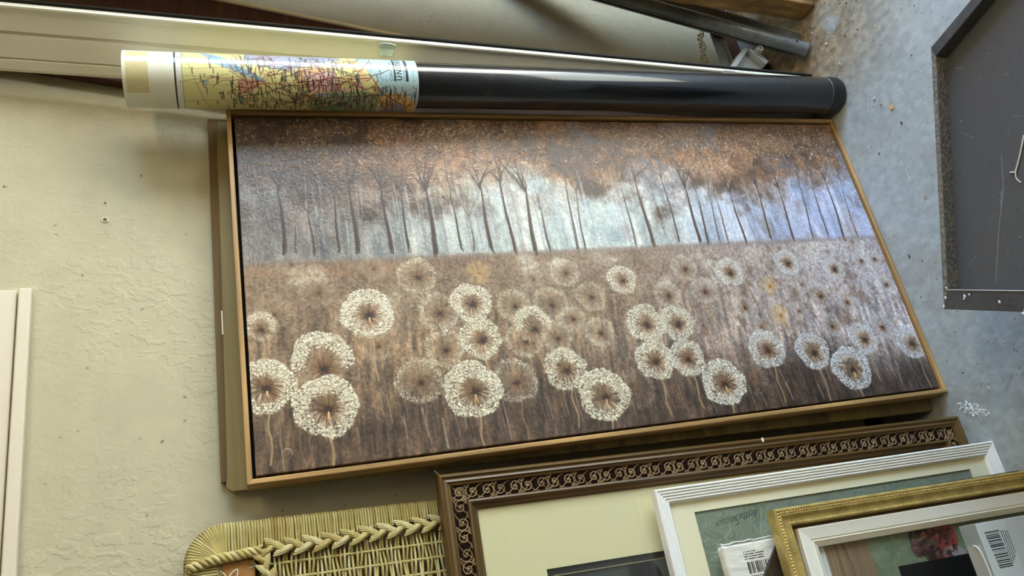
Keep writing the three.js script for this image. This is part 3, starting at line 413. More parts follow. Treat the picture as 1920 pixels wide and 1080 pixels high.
{
  const galv = std({ color: 0x8d9190, metalness: 0.35, roughness: 0.34, map: rep(scuff, 0.25), bumpMap: rep(fineBump, 0.2), bumpScale: 0.0004 });
  const t = thing('door_track', 'grey galvanised garage door track leaning in the corner by the rotten post', 'track');
  const B = V(0.823, 0.012, 0.182), T = V(0.996, 0.402, 0.096), up = T.clone().sub(B).normalize(), X = V(1, 0, 0.14); X.addScaledVector(up, -X.dot(up)).normalize(); basis(t, B, X, up, X.clone().cross(up));
  const ch = (pts, th) => { const out = [], inn = []; for (let i = 0; i < pts.length; i++) { const a = pts[Math.max(0, i - 1)], b = pts[Math.min(pts.length - 1, i + 1)], l = Math.hypot(b[0] - a[0], b[1] - a[1]), nx = (-(b[1] - a[1]) / l) * th, ny = ((b[0] - a[0]) / l) * th; out.push([pts[i][0], pts[i][1]]); inn.unshift([pts[i][0] + nx, pts[i][1] + ny]); } const g = new THREE.ExtrudeGeometry(new THREE.Shape([...out, ...inn].map((q) => new THREE.Vector2(...q))), { depth: 0.86, bevelEnabled: false }); g.rotateX(-Math.PI / 2); g.computeVertexNormals(); return boxUV(g); };
  // J section: rolled bead on the near side, flat flange beyond it
  mesh('bead', ch(arcPts(0, 0, 0.019, -3.0, 3.0, 30), 0.0016), galv, t);
  mesh('flange', ch([[0.012, 0.012], [0.03, 0.014], [0.052, 0.014]], 0.0016), galv, t);
  mesh('lip', ch([[0.0518, 0.015], [0.0518, 0.009]], 0.0016), std({ color: 0xd0d0c8, metalness: 0.6, roughness: 0.35 }), t, 'bright rolled lip');
  for (const y of [0.03, 0.55]) { const h = new THREE.CylinderGeometry(0.003, 0.003, 0.001, 12); h.rotateX(Math.PI / 2); h.translate(0.004, y, 0.0188); mesh('bolt_hole', h, std({ color: 0x0d0d0c, roughness: 0.9 }), t); }
  // flat strap bolted across to the wall and the cast clamp below it
  const b = thing('strap_bracket', 'short folded steel strap with a screw hole, between track and white fascia', 'bracket'); b.position.set(0.86, 0.196, 0.118);
  const steel = std({ color: 0xa5a8a5, metalness: 0.7, roughness: 0.35, map: rep(scuff, 0.12) });
  mesh('plate', box(-0.06, -0.012, -0.0012, 0.052, 0.014, 0.0012, 0.0006), steel, b); mesh('folded_edge', box(-0.06, -0.0135, -0.0012, 0.052, -0.0112, 0.011, 0.0008), steel, b);
  const hh = new THREE.CylinderGeometry(0.0032, 0.0032, 0.0005, 14); hh.rotateX(Math.PI / 2); hh.translate(0.036, 0.003, 0.0014); mesh('screw_hole', hh, std({ color: 0x0c0c0c, roughness: 0.9 }), b);
  const k = thing('cast_clamp', 'light grey cast metal clamp block with a round socket, against the white fascia', 'clamp'); k.position.set(0.815, 0.139, 0.129);
  const al = std({ color: 0xb4b9bb, metalness: 0.4, roughness: 0.42, bumpMap: rep(fineBump, 0.08), bumpScale: 0.00012 });
  mesh('block', prism([[-0.045, 0.09], [0.034, 0.011], [0.036, -0.012], [0.027, -0.03], [0.003, -0.051], [-0.017, -0.025], [-0.045, 0.005]], -0.02, -0.004, 0.002), al, k);
  mesh('rib', prism([[-0.045, 0.09], [0.034, 0.011], [0.035, -0.004], [0.027, 0.002], [-0.045, 0.072]], -0.005, 0.013, 0.002), al, k);
  mesh('head', prism([[0.035, -0.005], [0.036, -0.012], [0.027, -0.03], [0.003, -0.051], [-0.006, -0.04], [0.016, -0.018]], -0.005, 0.013, 0.0025), al, k);
  const so = new THREE.LatheGeometry([[0.0045, -0.01], [0.0045, 0.012], [0.0062, 0.0145], [0.0085, 0.012], [0.0092, -0.01]].map(([x, y]) => new THREE.Vector2(x, y)), 20); so.rotateX(Math.PI / 2); so.translate(0.026, -0.024, 0.014); mesh('socket', so, al, k);
  const sd = new THREE.CylinderGeometry(0.0046, 0.0046, 0.001, 16); sd.rotateX(Math.PI / 2); sd.translate(0.026, -0.024, 0.015); mesh('bore', sd, std({ color: 0x101011, roughness: 0.9 }), k);
  const sp = thing('coiled_wire', 'loose coil of thin tarnished wire hanging from the track down to the white fascia', 'wire');
  const hp = []; for (let i = 0; i <= 160; i++) { const q = i / 160, a = q * 2 * Math.PI * 11, rr = 0.0065 + 0.002 * Math.sin(q * 17); hp.push(V(lerp(0.925, 0.825, q) + 0.002 * Math.sin(a * 0.5), 0.212 + 0.022 * Math.sin(Math.PI * q * 0.7) + 0.7 * rr * Math.cos(a) + 0.004 * Math.sin(q * 9), 0.1 + rr * Math.sin(a))); }
  sp.position.set(0, 0, 0); mesh('coil', tube(hp, 0.0014, 640, 5), std({ color: 0xa8987a, metalness: 0.4, roughness: 0.45 }), sp);
}

{
  const t = thing('timber_offcut', 'dark reddish brown timber offcut lying on the floor against the wall behind the clamp', 'timber'); t.position.set(0.83, 0, 0.034);
  mesh('block', box(-0.09, 0, -0.027, 0.075, 0.05, 0.03, 0.003), wood(0x3a2119, { roughness: 0.8 }), t); mesh('cut_end', box(-0.0915, 0.002, -0.025, -0.0902, 0.048, 0.028, 0.0005), std({ color: 0x5a3f2b, roughness: 0.9 }), t);
}

// ------------------------------------------------------------------ picture frames leaning in a row, left of the painting
{
  // 1: carved brown frame with a cream mat
  const B = V(-0.047, 0, 0.17), T = V(-0.02, 1.0097, 0.083), W = 0.74, H = 1.011;
  const t = thing('framed_print', 'large dark brown picture frame carved with scrolls, holding a wide cream mat', 'picture frame'); leaning(t, B, T);
  const brown = wood(0x80602c, { roughness: 0.38 });
  const prof = [[0, -0.024], [0, -0.003], [0.002, 0], [0.005, 0.0005], [0.0065, -0.002], [0.009, -0.0025], [0.0125, -0.001], [0.0145, -0.004], [0.0175, -0.0045], [0.0185, -0.007], [0.0405, -0.0085], [0.0415, -0.0035], [0.0445, -0.0025], [0.047, -0.0045], [0.0485, -0.008], [0.0525, -0.009], [0.0555, -0.0115], [0.0565, -0.016], [0.0565, -0.024]];
  const rl = rails(t, W, H, prof, brown);
  // carved scrolls, one mesh each, alternately turned, lying in the sunk band
  const sc = std({ color: 0x927750, roughness: 0.5 }), sc2 = std({ color: 0x816643, roughness: 0.5 });
  const spiral = []; for (let i = 0; i <= 34; i++) { const q = i / 34, a = -0.6 + q * 8.4, rr = lerp(0.0092, 0.0012, q); spiral.push(V(0.0008 + rr * Math.cos(a), rr * Math.sin(a) * 0.95, 0)); }
  const vine = []; for (let i = 0; i <= 16; i++) { const q = i / 16; vine.push(V(lerp(-0.0145, 0.0145, q), 0.0088 * Math.sin(Math.PI * (q * 1.15 - 0.55)), 0)); }
  const leaf = [V(0.004, -0.0098, 0), V(0.0085, -0.0055, 0.0004), V(0.011, -0.008, 0)], ball = new THREE.SphereGeometry(0.0019, 8, 6); ball.translate(0.0005, 0.0005, 0);
  const vine2 = vine.map((p) => V(p.x, -p.y, p.z - 0.0003)), scroll = mergeGeometries([tube(spiral, 0.00085, 44, 5), tube(vine, 0.0007, 18, 5), tube(vine2, 0.0005, 18, 5), tube(leaf, 0.0008, 8, 5), ball]); scroll.scale(1.12, 1.15, 0.8);
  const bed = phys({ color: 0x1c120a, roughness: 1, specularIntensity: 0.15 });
  for (const side of ['right', 'top', 'left', 'bottom']) {
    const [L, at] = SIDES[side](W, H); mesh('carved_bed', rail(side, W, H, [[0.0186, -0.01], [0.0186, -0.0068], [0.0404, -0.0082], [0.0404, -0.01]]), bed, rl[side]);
    const n = Math.round((L - 0.059) / 0.0222), step = (L - 0.059) / n;
    for (let i = 0; i <= n; i++) { const [x, y] = at(0.0295 + i * step, 0.0295), [x2, y2] = at(0.0295 + i * step + 0.01, 0.0295); const s = mesh('scroll', scroll, i % 3 === 1 ? sc2 : sc, rl[side]); s.position.set(x, y, -0.0072); s.rotation.z = Math.atan2(y2 - y, x2 - x) + (i % 2 ? Math.PI : 0); }
  }
  const cream = std({ color: 0xdad3a4, roughness: 0.75 });
  const mat = new THREE.Shape([[-W + 0.054, 0.054], [-0.054, 0.054], [-0.054, H - 0.054], [-W + 0.054, H - 0.054]].map((p) => new THREE.Vector2(...p)));
  const M0 = { x0: -W + 0.155, x1: -0.155, y0: 0.15, y1: 0.862 };
  mat.holes.push(new THREE.Path([[M0.x0, M0.y0], [M0.x0, M0.y1], [M0.x1, M0.y1], [M0.x1, M0.y0]].map((p) => new THREE.Vector2(...p))));
  const mg = new THREE.ExtrudeGeometry(mat, { depth: 0.0022, bevelEnabled: false }); mg.translate(0, 0, -0.0165); mesh('mat', boxUV(mg), cream, t);
  mesh('mat_liner', mergeGeometries(Object.keys(SIDES).map((s) => { const g = rail(s, M0.x1 - M0.x0, M0.y1 - M0.y0, [[0.0098, -0.0162], [0.0098, -0.0155], [0.0112, -0.0155], [0.0112, -0.0162]]); g.translate(M0.x1, M0.y0, 0); return g; })), std({ color: 0x9b9568, roughness: 0.6 }), t, 'thin gold line round the dark picture');
  const print = canvasTex(900, 512, (c, w, h) => { c.fillStyle = '#23241c'; c.fillRect(0, 0, w, h); c.fillStyle = '#2f322b'; c.fillRect(40, 26, w, h); c.fillStyle = '#3b3f38'; c.fillRect(40, 30, 130, h); c.fillStyle = '#15160f'; c.beginPath(); c.moveTo(176, 22); c.lineTo(226, 22); c.quadraticCurveTo(268, 90, 280, 260); c.lineTo(190, 300); c.fill(); c.fillStyle = '#5d6157'; c.beginPath(); c.moveTo(228, 22); c.lineTo(600, 22); c.lineTo(640, 300); c.lineTo(290, 300); c.quadraticCurveTo(270, 90, 228, 22); c.fill(); });
  mesh('print', sheet(M0.x0 - 0.01, M0.x1 + 0.01, M0.y0 - 0.01, M0.y1 + 0.01, -0.0168), std({ map: print, roughness: 0.5 }), t);
  mesh('glass', box(-W + 0.053, 0.053, -0.0138, -0.053, H - 0.053, -0.0132), phys({ color: 0xffffff, transmission: 1, thickness: 0, roughness: 0.02, ior: 1.5 }), t);
  mesh('backing', box(-W + 0.05, 0.05, -0.022, -0.05, H - 0.05, -0.0188), std({ color: 0x7a6544, roughness: 0.9 }), t);
  mesh('corner_splinter', tube([V(0, H - 0.004, -0.006), V(0.004, H + 0.0015, -0.004), V(0.008, H + 0.003, -0.006)], 0.0009, 8, 5), std({ color: 0x8a7a5e, roughness: 0.8 }), t, 'loose splinter at the upper corner');
  mesh('paint_chip', new THREE.SphereGeometry(0.003, 7, 5).scale(1.6, 0.8, 0.5).translate(-0.004, 0.44, 0.0005), std({ color: 0xf0ece2, roughness: 0.6 }), t, 'white paint chip');
}
{
  // 2: white reeded frame, green brushed print under a cream mat
  const B = V(-0.108, 0, 0.216), T = V(-0.095, 0.677, 0.136), W = 0.52, H = 0.682;
  const t = thing('framed_print', 'white ridged picture frame with a green print, in front of the carved frame', 'picture frame'); leaning(t, B, T);
  const prof = [[0, -0.019], [0, -0.003]]; for (let k = 0; k < 5; k++) prof.push(...arcPts(0.0024 + k * 0.0043, -0.0022 - k * 0.0012, 0.0021, Math.PI * 0.92, Math.PI * 0.08, 5)); prof.push([0.0235, -0.009], [0.0245, -0.012], [0.0245, -0.019]);
  rails(t, W, H, prof, std({ color: 0xf3f1e8, roughness: 0.4 }));
  const M0 = { x0: -W + 0.0415, x1: -0.0415, y0: 0.063, y1: 0.6185 };
  const mat = new THREE.Shape([[-W + 0.02, 0.02], [-0.02, 0.02], [-0.02, H - 0.02], [-W + 0.02, H - 0.02]].map((p) => new THREE.Vector2(...p))); mat.holes.push(new THREE.Path([[M0.x0, M0.y0], [M0.x0, M0.y1], [M0.x1, M0.y1], [M0.x1, M0.y0]].map((p) => new THREE.Vector2(...p))));
  const mg = new THREE.ExtrudeGeometry(mat, { depth: 0.0018, bevelEnabled: false }); mg.translate(0, 0, -0.0135); mesh('mat', boxUV(mg), std({ color: 0xddd6b0, roughness: 0.7 }), t);
  const pr = rngOf(71), print = canvasTex(1024, 800, (c, w, h) => {
    c.fillStyle = '#767f6c'; c.fillRect(0, 0, w, h); c.lineCap = 'round';
    for (let i = 0; i < 2600; i++) { const x = pr() * w, y = pr() * h, a = (pr() < 0.5 ? 1.2 : 2.2) + pr(), l = 14 + 40 * pr(), k = pr(); strokeLine(c, [[x, y], [x + l * 0.5 * Math.cos(a) + 4, y + l * 0.5 * Math.sin(a)], [x + l * Math.cos(a + 0.4), y + l * Math.sin(a + 0.4)]], k < 0.45 ? rgb(86, 98, 82, 0.4) : k < 0.75 ? rgb(118, 130, 112, 0.4) : k < 0.88 ? rgb(126, 122, 104, 0.3) : rgb(156, 176, 166, 0.3), 2 + 5 * pr()); }
    for (let i = 0; i < 14; i++) { const x = 190 + 60 * pr(), y = 20 + 60 * pr(); strokeLine(c, [[x, y], [x - 10, y + 30], [x + 4, y + 70]], rgb(150, 166, 148, 0.4), 2); }
    c.save(); c.translate(214, 30); c.rotate(Math.PI - 0.1); c.fillStyle = '#20261f'; c.font = 'italic 20px serif'; c.transform(1, 0, -0.3, 1.15, 0, 0); c.fillText('Berthe Morisot', 0, 0); c.restore();
    c.strokeStyle = '#20261f'; c.lineWidth = 2; c.beginPath(); c.moveTo(140, 46); c.quadraticCurveTo(148, 62, 134, 62); c.stroke();
  });
  mesh('print', sheet(M0.x0 - 0.006, M0.x1 + 0.006, M0.y0 - 0.006, M0.y1 + 0.006, -0.0138), std({ map: print, roughness: 0.45 }), t);
  mesh('backing', box(-W + 0.018, 0.018, -0.0185, -0.018, H - 0.018, -0.0155), std({ color: 0x8a7a58, roughness: 0.9 }), t);

  // a small canvas in shrink film and a dark wooden sign standing in front of the white frame
  const c = thing('wrapped_canvas', 'small blank white canvas in shrink film with a barcode, before the white frame', 'canvas'); leaning(c, B, T);
  const wr = fbm(5, 9, 4, 707), bar = canvasTex(600, 400, (k, w, h) => {
    k.fillStyle = '#e6e2d2'; k.fillRect(0, 0, w, h); const q = rngOf(9); k.fillStyle = '#2a2a28';
    for (let i = 0; i < 4; i++) { k.save(); k.translate(0, i * 7); for (let x = 66; x < 136 - 22 * (i === 0); x += 3 + 5 * q()) k.fillRect(x, 26, 3 + 3 * q(), 3); k.restore(); }
    for (let x = 70; x < 146;) { const ww = 1.5 + 5 * q(); k.fillRect(x, 57, ww, 34); x += ww + 1.5 + 4 * q(); }
    k.fillStyle = '#2a2a28'; for (let x = 74; x < 140; x += 7) k.fillRect(x, 96, 4, 5);
  });
  const film = phys({ map: bar, roughness: 0.5, clearcoat: 1, clearcoatRoughness: 0.05, bumpMap: texOf(512, 512, (u, v) => { const a = wr(u, v); return 1 - Math.abs(a - 0.5) * 3; }), bumpScale: 0.0012 });
  const CW = 0.2, cx = -0.1, cy1 = 0.605;
  const fg = new RoundedBoxGeometry(CW, 0.29, 0.02, 3, 0.004); fg.translate(cx - CW / 2, cy1 - 0.145, 0.0125); boxUV(fg);
  { const ps = fg.attributes.position, uv = fg.attributes.uv; for (let i = 0; i < ps.count; i++) uv.setXY(i, (cy1 - ps.getY(i)) / 0.29, 1 - (cx - ps.getX(i)) / 0.2); }
  mesh('stretched_canvas', fg, film, c);
  { const pts = []; const q = rngOf(4); for (let i = 0; i <= 20; i++) pts.push(V(cx + 0.001 + 0.0022 * q(), lerp(cy1 + 0.002, cy1 - 0.1, i / 20), 0.021 + 0.002 * q())); mesh('film_seam', tube(pts, 0.0011, 60, 5), phys({ color: 0xf4f3ea, roughness: 0.2, clearcoat: 1 }), c, 'crinkled seam of the shrink film'); }
  { const q = rngOf(14), pos = []; for (let i = 0; i < 26; i++) { const x = cx + 0.006 - 0.016 * q(), y = cy1 + 0.007 - 0.018 * q(), z = 0.012 + 0.01 * q(); for (let k = 0; k < 3; k++) pos.push(x + 0.005 * (q() - 0.5), y + 0.005 * (q() - 0.5), z + 0.004 * (q() - 0.5)); } const g = new THREE.BufferGeometry(); g.setAttribute('position', new THREE.Float32BufferAttribute(pos, 3)); g.computeVertexNormals(); mesh('film_gather', g, phys({ color: 0xf4f3ea, roughness: 0.15, clearcoat: 1, side: THREE.DoubleSide }), c, 'gathered corner of the film', 'stuff'); }
  const s = thing('wooden_sign', 'dark brown wooden sign with a pale script letter, beside the gold frame', 'sign'); leaning(s, B, T);
  mesh('board', prism([[-0.06, 0], [-0.06, 0.472], [-0.235, 0.625], [-0.42, 0.472], [-0.42, 0]], 0.0232, 0.0285, 0.001), wood(0x4a3a26, { roughness: 0.6 }), s);
  const sl = []; for (let i = 0; i <= 24; i++) { const q = i / 24, a = q * Math.PI * 2; sl.push(V(-0.1465 - 0.0072 * Math.cos(Math.PI * q), 0.5095 + 0.0045 * Math.sin(a) * (1 - 0.3 * q), 0.0288)); }
  mesh('letter', tube(sl, 0.0009, 40, 5), std({ color: 0xb49f74, roughness: 0.6 }), s, 'pale painted script letter S');
}
{
  // 3: gold beaded frame with a cream inner frame
  const B = V(-0.1741, 0, 0.299), T = V(-0.16, 0.53, 0.216), W = 0.44, H = 0.537;
  const t = thing('framed_print', 'gold picture frame edged with small beads around a wide cream inner frame', 'picture frame'); leaning(t, B, T);
  const gold = std({ color: 0xf0d27c, metalness: 0.35, roughness: 0.36, map: rep(scuff, 0.12), bumpMap: rep(scuff, 0.06), bumpScale: 0.0003 });
  const prof = [[0, -0.024], [0, -0.002], [0.0015, 0], [0.004, 0.0004], [0.005, -0.0015], [0.0085, -0.0022], [0.0095, -0.0012], [0.0115, -0.0016], [0.0128, -0.004], [0.0165, -0.0058], [0.0215, -0.0062], [0.0225, -0.0045], [0.0245, -0.0042], [0.0262, -0.0062], [0.0275, -0.013], [0.0275, -0.024]];
  const rl = rails(t, W, H, prof, gold);
  const bead = new THREE.SphereGeometry(0.0018, 7, 5); bead.scale(1, 1, 0.8);
  const gold2 = std({ color: 0xecd08a, metalness: 0.4, roughness: 0.28 });
  for (const side of Object.keys(SIDES)) { const [L, at] = SIDES[side](W, H), gs = []; for (let s = 0.008; s < L - 0.008; s += 0.0047) { const [x, y] = at(s, 0.0067); gs.push(bead.clone().translate(x, y, -0.0014)); } mesh('bead_row', mergeGeometries(gs), gold2, rl[side], 'row of small gold beads', 'stuff'); }
  // cream frame set inside it
  const cr = std({ color: 0xf6f1dc, roughness: 0.45 }), ip = [[0, -0.02], [0, -0.001], [0.002, 0], [0.018, -0.003], [0.019, -0.0045], [0.0205, -0.0045], [0.0215, -0.0035], [0.03, -0.0085], [0.031, -0.012], [0.031, -0.02]];
  const q = new THREE.Group(); q.name = 'inner_frame'; q.position.set(-0.0325, 0.033, -0.009); q.userData.label = 'cream inner frame'; t.add(q);
  rails(q, W - 0.065, H - 0.07, ip, cr);
  const pr = rngOf(99), print = canvasTex(1024, 780, (c, w, h) => {
    c.fillStyle = '#c9c6b2'; c.fillRect(0, 0, w, h); c.fillStyle = '#c6c6bd'; c.fillRect(0, 0, 40, h);
    c.fillStyle = '#7d6a4d'; c.fillRect(38, 0, 194, h); for (let i = 0; i < 220; i++) { const x = 38 + 190 * pr(); strokeLine(c, [[x, 0], [x + 8 * (pr() - 0.5), 200], [x + 14 * (pr() - 0.5), h]], pr() < 0.5 ? rgb(94, 78, 56, 0.25) : rgb(150, 130, 98, 0.25), 2 + 5 * pr()); }
    strokeLine(c, [[120, 0], [136, 90], [130, 200], [140, h]], rgb(92, 74, 66, 0.6), 10);
    c.fillStyle = '#69755a'; c.fillRect(232, 0, w, h); for (let i = 0; i < 800; i++) { c.fillStyle = pr() < 0.5 ? rgb(86, 100, 66, 0.3) : rgb(128, 138, 112, 0.25); c.beginPath(); c.ellipse(240 + 500 * pr(), h * pr(), 8 + 20 * pr(), 5 + 10 * pr(), pr() * 3, 0, 7); c.fill(); }
    const blob = (x, y, rx, ry, f) => { c.fillStyle = f; c.beginPath(); c.ellipse(x, y, rx, ry, 0, 0, 7); c.fill(); };
    blob(480, 40, 60, 60, '#2e241f'); blob(440, 70, 26, 36, '#57403c'); blob(520, 80, 70, 46, '#332621'); blob(548, 20, 34, 34, '#7d2c27'); blob(470, 20, 30, 26, '#5d4f35'); blob(590, 50, 50, 60, '#8a3a33'); blob(500, 30, 18, 14, '#8c7b55'); blob(600, 120, 60, 36, '#8e8a86'); blob(620, 140, 26, 20, '#8a5a66'); for (let i = 0; i < 260; i++) { const x = 430 + 190 * pr(), y = 6 + 130 * pr(); if (Math.hypot((x - 530) / 105, (y - 60) / 72) > 1) continue; blob(x, y, 4 + 12 * pr(), 3 + 8 * pr(), pr() < 0.5 ? rgb(40, 30, 26, 0.5) : pr() < 0.5 ? rgb(116, 54, 46, 0.4) : rgb(120, 96, 84, 0.35)); }
    c.fillStyle = '#0e0e0d'; c.fillRect(330, 122, 420, 400);
  });
  mesh('print', sheet(-W + 0.06, -0.0605, 0.06, H - 0.0655, -0.0245), std({ map: print, roughness: 0.45 }), t);
  mesh('backing', box(-W + 0.02, 0.02, -0.0295, -0.02, H - 0.02, -0.0265), std({ color: 0x8a7a58, roughness: 0.9 }), t);

  // 4: pale cardboard box with a barcode, standing in front of the gold frame
  const b = thing('cardboard_box', 'pale grey box with a barcode and small black dots before the gold frame', 'box');
  leaning(b, V(-0.1741, 0, 0.299), T);
  const face = canvasTex(800, 640, (c, w, h) => {
    c.fillStyle = '#b9bbb0'; c.fillRect(0, 0, w, h); c.fillStyle = '#c3c5bb'; c.fillRect(0, 0, 170, h); c.fillStyle = '#191a18';
    const q = rngOf(3); let y = 46; while (y < 214) { const ww = 1.5 + 5 * q(); c.fillRect(34 + (y - 46) * 0.06, y, q() < 0.1 ? 88 : 80, ww); y += ww + 2 + 5 * q(); }
    for (let k = 0; k < 4; k++) { let yy = 52; while (yy < 200 - 14 * k) { const l = 3 + 6 * q(); c.fillRect(126 + k * 12, yy, 5, l); yy += l + 2.5; } }
    for (let k = 0; k < 4; k++) { c.beginPath(); c.arc(40 + k * 33, 268, 6.5, 0, 7); c.fill(); } c.fillStyle = '#6d7068'; for (let k = 0; k < 4; k++) { c.fillRect(36 + k * 33, 300, 4, 46); c.fillRect(44 + k * 33, 306, 3, 26); }
    c.fillStyle = '#9da29b'; c.fillRect(196, 210, w, h);
  });
  const card = std({ color: 0xb9b9ac, roughness: 0.6 });
  const bx = new RoundedBoxGeometry(0.3, 0.25, 0.035, 2, 0.0012); bx.translate(-0.07 - 0.15, 0.125, 0.0445); boxUV(bx);
  { const ps = bx.attributes.position, n = bx.attributes.normal, uv = bx.attributes.uv; for (let i = 0; i < ps.count; i++) { if (n.getZ(i) > 0.7) uv.setXY(i, (0.25 - ps.getY(i)) / 0.25, 1 - (-0.07 - ps.getX(i)) / 0.2); else uv.setXY(i, 0.72, 0.1); } }
  mesh('carton', bx, std({ map: face, roughness: 0.5 }), b);
  mesh('flap', prism([[-0.1, 0.2503], [-0.1, 0.2512], [-0.37, 0.2512], [-0.37, 0.2503]], 0.03, 0.058), card, b);
  mesh('hang_tab', tube([V(-0.1, 0.252, 0.045), V(-0.104, 0.2535, 0.054), V(-0.12, 0.253, 0.0575), V(-0.2, 0.253, 0.058)], 0.0012, 24, 5), phys({ color: 0xe8e8e0, roughness: 0.2, clearcoat: 1 }), b);
}

// ------------------------------------------------------------------ wicker panel between wall and frames
{
  const t = thing('wicker_panel', 'pale wicker headboard with plaited cane and a tile, standing against the wall', 'headboard');
  leaning(t, V(-0.0745, 0, 0.05), V(-0.0415, 1.36, 0.05));
  const r = rngOf(515), reedTex = (() => { const a = fbm(4, 30, 4, 511); return texOf(256, 256, (u, v) => { const k = 0.78 + 0.5 * (a(u, v) - 0.4); return [k, k * 0.98, k * 0.93]; }, true); })();
  const reedMats = [0xd8ca86, 0xcdba74, 0xe3d8a0, 0xbfa65f].map((color) => std({ color, map: rep(reedTex, 1, 1), roughness: 0.6 }));
  const RR = 0.05, HW = 0.62, HH = 1.357;
  const core = std({ color: 0x6a5530, roughness: 0.9 });
  mesh('core', prism([[-0.004, 0.01], ...arcPts(-RR - 0.002, HH - RR - 0.004, RR - 0.003, 0, Math.PI / 2, 8), [-HW + 0.004, HH - 0.006], [-HW + 0.004, 0.01]], -0.036, -0.012, 0.001), core, t);
  // border: reeds wrapped over the rim
  const wraps = [[], [], [], []], half = (p0, p1, d) => tube([p0.clone().add(V(0, 0, -0.03)), p0.clone().add(V(0, 0, -0.014)).addScaledVector(d, 0.0002), p0.clone().addScaledVector(d, -0.004).add(V(0, 0, -0.003)), p1.clone().add(V(0, 0, -0.001)), p1], 0.0019, 9, 5);
  const wBorder = (y) => lerp(0.026, 0.045, smooth(1.0, 1.32, y));
  for (let y = 0.012; y < HH - RR; y += 0.00385) wraps[Math.floor(r() * r() * 4)].push(half(V(0.001 * (r() - 0.5), y + 0.0006 * (r() - 0.5), 0), V(-wBorder(y), y - 0.001 + 0.0014 * (r() - 0.5), -0.002), V(1, 0, 0)));
  for (let i = 0; i <= 19; i++) { const a = (i / 19) * Math.PI / 2, d = V(Math.cos(a), Math.sin(a), 0); wraps[Math.floor(r() * r() * 4)].push(half(V(-RR, HH - RR, 0).addScaledVector(d, RR), V(-RR, HH - RR, -0.002).addScaledVector(d, 0.004 + 0.004 * r()), d)); }
  for (let x = -RR - 0.004; x > -HW; x -= 0.00385) wraps[Math.floor(r() * r() * 4)].push(half(V(x, HH + 0.001 * (r() - 0.5), 0), V(x, HH - 0.045, -0.002), V(0, 1, 0)));
  wraps.forEach((g, i) => g.length && mesh('border_reed', mergeGeometries(g), reedMats[i], t, undefined, 'stuff'));
  // plaits: three-strand braid, one mesh per strand crossing
  const oneBraid = (path, w, n) => {
    const curve = new THREE.CatmullRomCurve3(path), N = n;
    for (let i = 0; i < N; i++) {
      const s = i % 2 ? 1 : -1, q0 = Math.max(0, i / N - 0.5 / N), q1 = Math.min(1, (i + 1.7) / N), pts = [[], [], [], []];
      for (let k = 0; k <= 8; k++) { const f = k / 8, q = lerp(q0, q1, f), p = curve.getPointAt(q), tg = curve.getTangentAt(q), nn = V(-tg.y, tg.x, 0); const off = s * w * (Math.cos(Math.PI * (0.04 + 0.62 * f)) * 1.05), hz = 0.004 * Math.sin(Math.PI * (0.1 + 0.72 * f)) - 0.0022 * f; for (let j = 0; j < 4; j++) pts[j].push(p.clone().addScaledVector(nn, off * 0.8 + (j - 1.5) * 0.0026).addScaledVector(tg, -s * (j - 1.5) * 0.0014).add(V(0, 0, hz + (j === 1 || j === 2 ? 0.0007 : 0)))); }
      mesh('plait_strand', mergeGeometries(pts.map((q) => tube(q, 0.002, 12, 5))), reedMats[Math.floor(r() * 3)], t);
    }
  };
  oneBraid([V(-0.04, 1.262, 0.001), V(-0.0425, 1.21, 0.001), V(-0.038, 1.1, 0.001), V(-0.0345, 1.0, 0.001), V(-0.034, 0.8, 0.001), V(-0.036, 0.5, 0.001)], 0.0088, 58);
  oneBraid([V(-0.045, 1.262, 0.001), V(-0.075, 1.253, 0.001), V(-0.12, 1.25, 0.001), V(-0.3, 1.25, 0.001)], 0.008, 24);
  // twisted rope along the tile's edge
  { const cv = new THREE.CatmullRomCurve3([V(-0.056, 1.354, 0), V(-0.0475, 1.32, 0), V(-0.0455, 1.295, 0), V(-0.042, 1.258, 0)]); for (let s = 0; s < 3; s++) { const pts = []; for (let i = 0; i <= 60; i++) { const q = i / 60, p = cv.getPointAt(q), a = q * 26 + (s * 2 * Math.PI) / 3; pts.push(p.add(V(0.0045 * Math.cos(a), 0, 0.0035 * Math.sin(a) + 0.001))); } mesh('rope_strand', tube(pts, 0.0032, 90, 6), reedMats[s], t); } }
  // terracotta tile with a white line flower
  mesh('tile', box(-0.14, 1.268, -0.012, -0.051, 1.346, -0.003, 0.002), std({ color: 0xb9803f, map: rep(scuff, 0.09), roughness: 0.6 }), t, 'ochre tile with a white line flower');
  for (let k = 0; k < 6; k++) { const a = (k * Math.PI) / 3 + 0.5, c = [-0.083, 1.304], P = (rad, b) => V(c[0] + rad * Math.cos(b), c[1] + rad * Math.sin(b), -0.0027); mesh('petal', tube([P(0.003, a), P(0.014, a - 0.32), P(0.024, a), P(0.014, a + 0.32), P(0.003, a)], 0.0008, 24, 4), std({ color: 0xf0ead8, roughness: 0.6 }), t); }
  for (const s of [-1, 1]) mesh('leaf_line', tube([V(-0.055, 1.304 + s * 0.03, -0.0027), V(-0.06, 1.304 + s * 0.037, -0.0027), V(-0.064, 1.304 + s * 0.028, -0.0027)], 0.0009, 8, 4), std({ color: 0x9cc0a0, roughness: 0.6 }), t);
  // openwork weave: pairs of canes across, woven over thin uprights
  const stakes = [], weave = [[], [], []];
  for (let x = -0.062; x > -HW + 0.03; x -= 0.0205) stakes.push(tube([V(x, 0.03, -0.0045), V(x - 0.001, 0.6, -0.0045), V(x, x > -0.14 ? 1.25 : 1.31, -0.0045)], 0.0022, 10, 5));
